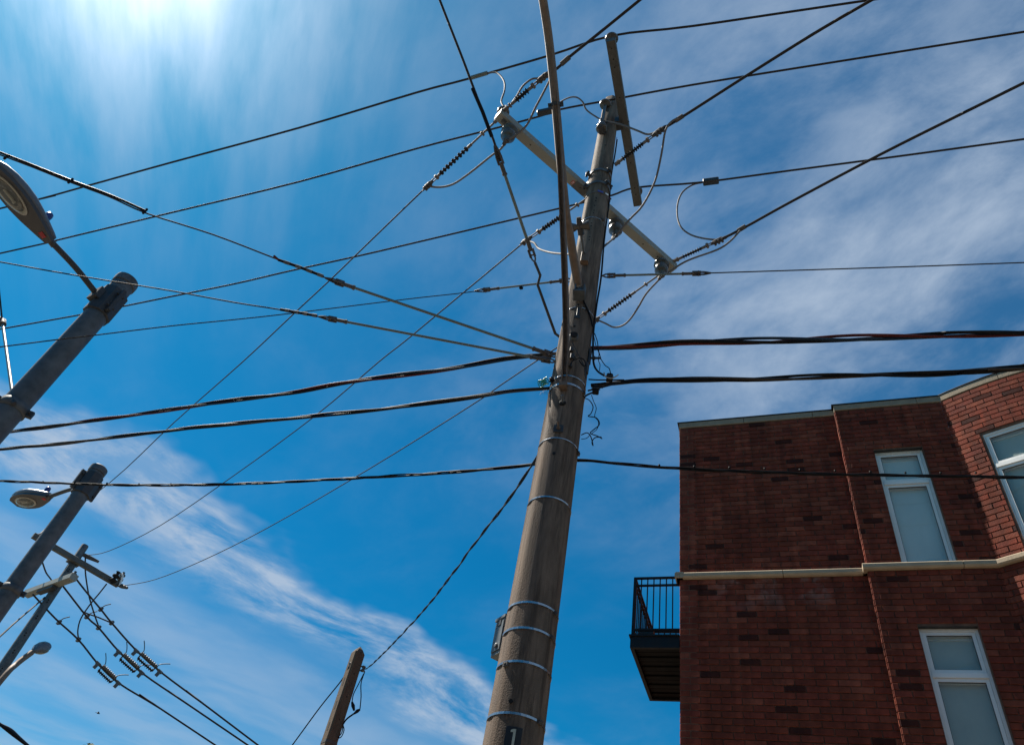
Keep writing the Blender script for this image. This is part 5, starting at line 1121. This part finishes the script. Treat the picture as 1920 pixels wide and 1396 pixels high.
# choose the 300 bricks that show largest
def area(bk):
    c, d, n, ln = bk[1], bk[2], bk[3], bk[4]
    if n.dot(EYE-c) <= 0: return 0
    try:
        p0 = proj(c-d*ln/2); p1 = proj(c+d*ln/2); p2 = proj(c+Vector((0,0,CR)))
        pc_ = proj(c)
    except ZeroDivisionError: return 0
    if pc_[2] <= 0 or not (4 < pc_[0] < 1916 and 0 < pc_[1] < 1392): return 0
    return abs((p1[0]-p0[0])*(p2[1]-pc_[1])-(p1[1]-p0[1])*(p2[0]-pc_[0]))
bricks.sort(key=lambda q_: -area(q_))
meshes = {}
HB, DB = (CR-J)/2, .030
def brick_mesh(ln, ti):
    key = (round(ln*200), ti)
    if key not in meshes:
        m = MB(); L_ = ln/2; e = .0035
        xs = [(-L_,e),(L_,e)]
        v = []
        # front face slightly smaller than the body: worn arrises
        for x_, y_, z_ in ((-L_,-DB,-HB),(L_,-DB,-HB),(L_,-DB,HB),(-L_,-DB,HB),(-L_,DB-e,-HB),(L_,DB-e,-HB),(L_,DB-e,HB),(-L_,DB-e,HB),(-L_+e,DB,-HB+e),(L_-e,DB,-HB+e),(L_-e,DB,HB-e),(-L_+e,DB,HB-e)): v.append((x_,y_,z_))
        f = [(0,1,5,4)[::-1],(1,2,6,5)[::-1],(2,3,7,6)[::-1],(3,0,4,7)[::-1],(4,5,9,8)[::-1],(5,6,10,9)[::-1],(6,7,11,10)[::-1],(7,4,8,11)[::-1],(8,9,10,11)[::-1]]
        me = bpy.data.meshes.new('brick'); me.from_pydata(v, [], f); me.update()
        at = me.attributes.new('tone', 'FLOAT_VECTOR', 'FACE'); at.data.foreach_set('vector', list(TONES[ti])*len(f)); me.materials.append(M['brick']); meshes[key] = (me, v, f)
    return meshes[key]
stuff = {}
for i, (wo_, c, d, n, ln, ti) in enumerate(bricks):
    lq = round(ln*200)/200; me, v, f = brick_mesh(lq, ti)
    x_ = d if d.cross(n).z > 0 else -d      # right-handed frame x,y=n,z
    if i < 300:
        o = bpy.data.objects.new('brick', me); COL.objects.link(o); o.parent = wo_
        o.matrix_local = Matrix.Translation(c-Vector((C0.x,C0.y,0))) @ Matrix(((x_.x,n.x,0),(x_.y,n.y,0),(x_.z,n.z,1))).to_4x4()
    else:
        b_ = stuff.setdefault(wo_.name, (wo_, MB())); mb = b_[1]
        if mb.t is None: mb.t = []
        mb.add([c+x_*p_[0]+n*p_[1]+Vector((0,0,p_[2])) for p_ in v], f); mb.t += list(TONES[ti])*len(f)
for nm, (wo_, mb) in stuff.items(): mb.build('bricks', 'brick', wo_, kind='stuff')
# coping and string course stones
def stone_run(pts_s, w, z1, h, proud, depth, name, joints, chamfer=.012, flash=False):
    for a, b_ in zip(joints, joints[1:]):
        c = w.p((a+b_)/2, (proud-depth)/2, z1-h/2)
        MB().bbox(c, w.d*((b_-a)/2-.004), w.n*((proud+depth)/2), Vector((0,0,h/2)), chamfer).build(name, 'coping' if name[0] == 'c' else 'stone', bd_)
stone_run(None, w1, BH, .118, .012, .30, 'coping_stone', [-.012, 1.10, 2.22, S1E-.002], .006)
stone_run(None, w2, BH, .118, .012, .30, 'coping_stone', [-.012, 1.24, S2E-S1E+.012], .006)
stone_run(None, w1, ZS, .095, .07, .15, 'string_course_stone', [-.07, 1.455, S1E-.002], .022)
stone_run(None, w2, ZS+.0, .095, .07, .15, 'string_course_stone', [-.07, 1.16, S2E-S1E+.02], .022)
MB().bbox(wl.p(4.5+.2, (.035-.26)/2, BH-.065), wl.d*4.5, wl.n*(.15), Vector((0,0,.065)), .006).build('coping_stone', 'stone', bd_)
MB().bbox(wl.p(.05, .0, ZS-.0475), wl.d*.12, wl.n*.069, Vector((0,0,.0475)), .02).build('string_course_stone', 'stone', bd_)
for z1, h, proud, nm, js in ((BH,.118,.012,'coping_stone',(0,.88,2.0,3.1,3.66)),(ZS,.095,.07,'string_course_stone',(0,1.25,2.5,3.66))):
    for a, b_ in zip(js, js[1:]):
        m = MB(); nseg = 8; vs = []
        for i in range(nseg+1):
            s_ = a+.004+(b_-a-.008)*i/nseg; p_, d, _ = arcp(s_); n = arcn(d)
            # smooth normal: average with neighbours
            d_a = arcp(max(s_-.1,0))[1]; d_b = arcp(min(s_+.1,TOT))[1]; n = arcn((d_a+d_b).normalized())
            ch = .02 if proud > .05 else .006
            for u_, z_ in ((-.18,z1-h),(proud-ch,z1-h),(proud,z1-h+ch),(proud,z1-ch),(proud-ch,z1),(-.18,z1)):
                q_ = p_+n*u_; vs.append((q_.x,q_.y,z_))
        m.add(vs, [(i*6+k, i*6+(k+1)%6, (i+1)*6+(k+1)%6, (i+1)*6+k) for i in range(nseg) for k in range(6)]+[(5,4,3,2,1,0), tuple(nseg*6+k for k in range(6))]).build(nm, 'coping' if nm[0] == 'c' else 'stone', bd_)
# dark metal flashing lying on the coping
fl = MB()
for w, l0, l1 in ((w1,-.04,S1E),(w2,-.04,S2E-S1E)):
    fl.box(w.p((l0+l1)/2, -.12, BH+.008), w.d*((l1-l0)/2), w.n*.145, Vector((0,0,.007)))
for i in range(len(arc)-1):
    d = (arc[i+1]-arc[i]).normalized(); n = arcn(d); c = (arc[i]+arc[i+1])/2-n*.12; c.z = BH+.0085+.0005*(i%2); fl.box(c, d*(stp/2+.012), n*.143, Vector((0,0,.006)))
fl.build('parapet_flashing', 'flash', bd_)
endp = arc[-1]
MB().prism([(q_.x,q_.y) for q_ in [bp(.12,-.15), bp(S1E,-.15), bp(S2E,-.15)]+[a+HN*-.2 for a in arc[2:]]+[endp+HD*6-HN*1, bp(14,-9.0), bp(.12,-9.0)]], BH-.75, BH-.65).build('roof', 'roof', bd_)
MB().box(endp+HD*3.05-HN*.2+Vector((0,0,(BH-.14)/2)), HD*3, HN*.12, Vector((0,0,(BH-.14)/2))).build('far_wall', 'brick', bd_)
MB().box(bp(7,-8.95,BH/2-.2), HD*7, HN*.1, Vector((0,0,BH/2-.2))).build('back_wall', 'mortar', bd_)
# windows
def window(w, s0, s1, z0, z1, blind, bl_drop=0.0, split=.705, depth=.075):
    fr = MB(); fw_, fd = .035, .035; u = -depth
    def bar(a, b_, c, d_, uu=0, th=fd, m=fr): m.box(w.p((a+b_)/2, u+uu-th/2, (c+d_)/2), w.d*((b_-a)/2), w.n*(th/2), Vector((0,0,(d_-c)/2)))
    bar(s0, s0+fw_, z0, z1); bar(s1-fw_, s1, z0, z1); bar(s0+fw_, s1-fw_, z0, z0+fw_); bar(s0+fw_, s1-fw_, z1-fw_, z1)
    zm = z0+(z1-z0)*split; bar(s0+fw_, s1-fw_, zm-.03, zm+.03, .006)
    fro = fr.build('window', 'frame', bd_)
    for a, c in ((z0+fw_, zm-.03),(zm+.03, z1-fw_)):
        g = .004; s_ = MB(); sw_ = .042
        x0, x1 = s0+fw_+g, s1-fw_-g; a0, c0 = a+g, c-g
        bar(x0, x0+sw_, a0, c0, -.012, .03, s_); bar(x1-sw_, x1, a0, c0, -.012, .03, s_); bar(x0+sw_, x1-sw_, a0, a0+sw_, -.012, .03, s_); bar(x0+sw_, x1-sw_, c0-sw_, c0, -.012, .03, s_)
        s_.build('sash', 'frame', fro)
        gk = MB(); gw = .006
        bar(x0+sw_, x0+sw_+gw, a0+sw_, c0-sw_, -.020, .012, gk); bar(x1-sw_-gw, x1-sw_, a0+sw_, c0-sw_, -.020, .012, gk); bar(x0+sw_+gw, x1-sw_-gw, a0+sw_, a0+sw_+gw, -.020, .012, gk); bar(x0+sw_+gw, x1-sw_-gw, c0-sw_-gw, c0-sw_, -.020, .012, gk); gk.build('gasket', 'gasket', fro)
        MB().box(w.p((x0+x1)/2, u-.032, (a0+c0)/2), w.d*((x1-x0)/2-sw_), w.n*.003, Vector((0,0,(c0-a0)/2-sw_))).build('pane', 'glass', fro)
    MB().box(w.p((s0+s1)/2, u-.095, (z0+z1)/2+bl_drop/2), w.d*((s1-s0)/2-.02), w.n*.003, Vector((0,0,(z1-z0)/2-.02-bl_drop/2))).build('blind', blind, fro)
    for zc_, h_ in ((z1-.085, .03), (zm-.055, .012)):
        MB().box(w.p((s0+s1)/2, u-.082, zc_), w.d*((s1-s0)/2-.03), w.n*.009, Vector((0,0,h_))).build('blind_rail', 'frame', fro)
    MB().box(w.p((s0+s1)/2, u-.30, (z0+z1)/2), w.d*((s1-s0)/2+.3), w.n*.01, Vector((0,0,(z1-z0)/2+.3))).build('dark_interior', 'gasket', fro)
    rv = MB(); h_ = (TH)/2
    # steel lintel and jamb lining
    rv.box(w.p((s0+s1)/2, -.055, z1+.002), w.d*((s1-s0)/2+.0), w.n*.045, Vector((0,0,.004))); rv.build('lintel', 'gasket', fro)
for j, (s0, s1, z0, z1) in enumerate(WIN):
    window(w2, s0-S1E, s1-S1E, z0+.0, z1-.0, 'blind' if j == 0 else 'blind_grey')
wc0, wc1 = arcp(BW[0][0]+.005)[0], arcp(BW[0][1]-.005)[0]; wd = (wc1-wc0).normalized()
class WW(Wall): pass
wbay = Wall(wc0, wd, (wc1-wc0).length, 'bay'); wbay.n = arcn(wd)
for z0, z1 in BZ: window(wbay, 0, wbay.len, z0, z1, 'blind_grey', 0, depth=.02)
# dryer-vent style stain plug on the wall
# ------------------------------------------------------------------ balcony on the hidden side
bal = thing('balcony', 'black iron balcony with vertical bars hanging left of the brick corner', 'balcony', bp(-.4,-1.0,7.0))
def atu(px_, py_, z): q_ = az(px_, py_, z); r_ = q_-C0; return r_.dot(HD), r_.dot(HN)
ZB = 7.00; nb = atu(1181,1213,ZB); fb = atu(1209,1313,ZB); print('balcony', nb, fb)
n0 = (nb[0], nb[1]); f0 = (nb[0]-.02, fb[1]); ZTb = ZB+.17
SX, NU, FU = nb[0], nb[1], fb[1]
fas = MB(); 
def bb(s0,s1,u0,u1,z0,z1,m): m.box(bp((s0+s1)/2,(u0+u1)/2,(z0+z1)/2), HD*(abs(s1-s0)/2), HN*(abs(u1-u0)/2), Vector((0,0,(z1-z0)/2)))
bb(SX,-.012,NU-.05,NU,ZB,ZTb,fas); bb(SX,-.012,FU,FU+.05,ZB,ZTb,fas); bb(SX,SX+.05,FU+.05,NU-.05,ZB,ZTb,fas); fas.build('fascia', 'ironwork', bal)
bb2 = MB(); bb(SX-.02,-.012,FU-.02,NU+.02,ZTb,ZTb+.025,bb2); bb2.build('rim', 'ironwork', bal)
nj = 11
for i in range(nj):
    u0 = FU+.06+(NU-FU-.12)*i/nj; pl = MB(); bb(SX+.052,-.012,u0,u0+(NU-FU-.12)/nj-.035,ZB+.04+.012*(i%2),ZB+.14,pl); pl.build('deck_board', 'deck', bal)
RH = .93
ZR = ZTb+.025+RH
def post_(s, u, z0, z1, r, nm='baluster', m='ironwork'): MB().box(bp(s,u,(z0+z1)/2), HD*r, HN*r, Vector((0,0,(z1-z0)/2))).build(nm, m, bal)
z0 = ZTb+.025
post_(SX+.03, NU-.03, z0, ZR, .022, 'post'); post_(SX+.03, FU+.03, z0, ZR, .022, 'post')
for nm, zc, h_ in (('top_rail', ZR+.012, .014), ('middle_rail', ZR-.115, .012), ('bottom_rail', z0+.09, .014)):
    m = MB(); bb(SX+.008 if nm == 'top_rail' else SX+.052,-.012,NU-.045,NU-.012,zc-h_,zc+h_,m); m.build(nm, 'ironwork', bal)
    m = MB(); bb(SX+.015,SX+.045,FU+.053,NU-.053,zc-h_,zc+h_,m); m.build(nm, 'ironwork', bal)
    m = MB(); bb(SX+.052,-.012,FU+.012,FU+.045,zc-h_,zc+h_,m); m.build(nm, 'ironwork', bal)
nn = 7
for i in range(1, nn):
    s = SX+.03+(-SX-.05)*i/nn; post_(s, NU-.03, z0+.104, ZR-.002, .008); post_(s, FU+.03, z0+.104, ZR-.002, .008)
nn = int((NU-FU)/.115)
for i in range(1, nn): post_(SX+.03, FU+.03+(NU-FU-.06)*i/nn, z0+.104, ZR-.002, .008)
m = MB(); bb(SX+.09,SX+.30,NU-.38,NU-.12,z0,z0+.17,m); pb_ = tag(m.build('planter', 'gasket', None), 'small black box standing in the balcony corner', 'box')
for k_, (s_, lb_) in enumerate(((-29,'leftmost added row house across the street, unseen, blocking low sky light'),(-17.2,'second added row house across the street, unseen, blocking low sky light'),(-5.4,'added row house straight across from the pole, unseen, blocking low sky light'),(6.4,'fourth added row house across the street, unseen, blocking low sky light'),(18.2,'rightmost added row house across the street, unseen, blocking low sky light'))): sky_blocker_house(s_, lb_)
for o in list(COL.objects):
    if o.type == 'MESH' and o.parent is None and 'kind' not in o and 'label' not in o: print('UNLABELLED', o.name)
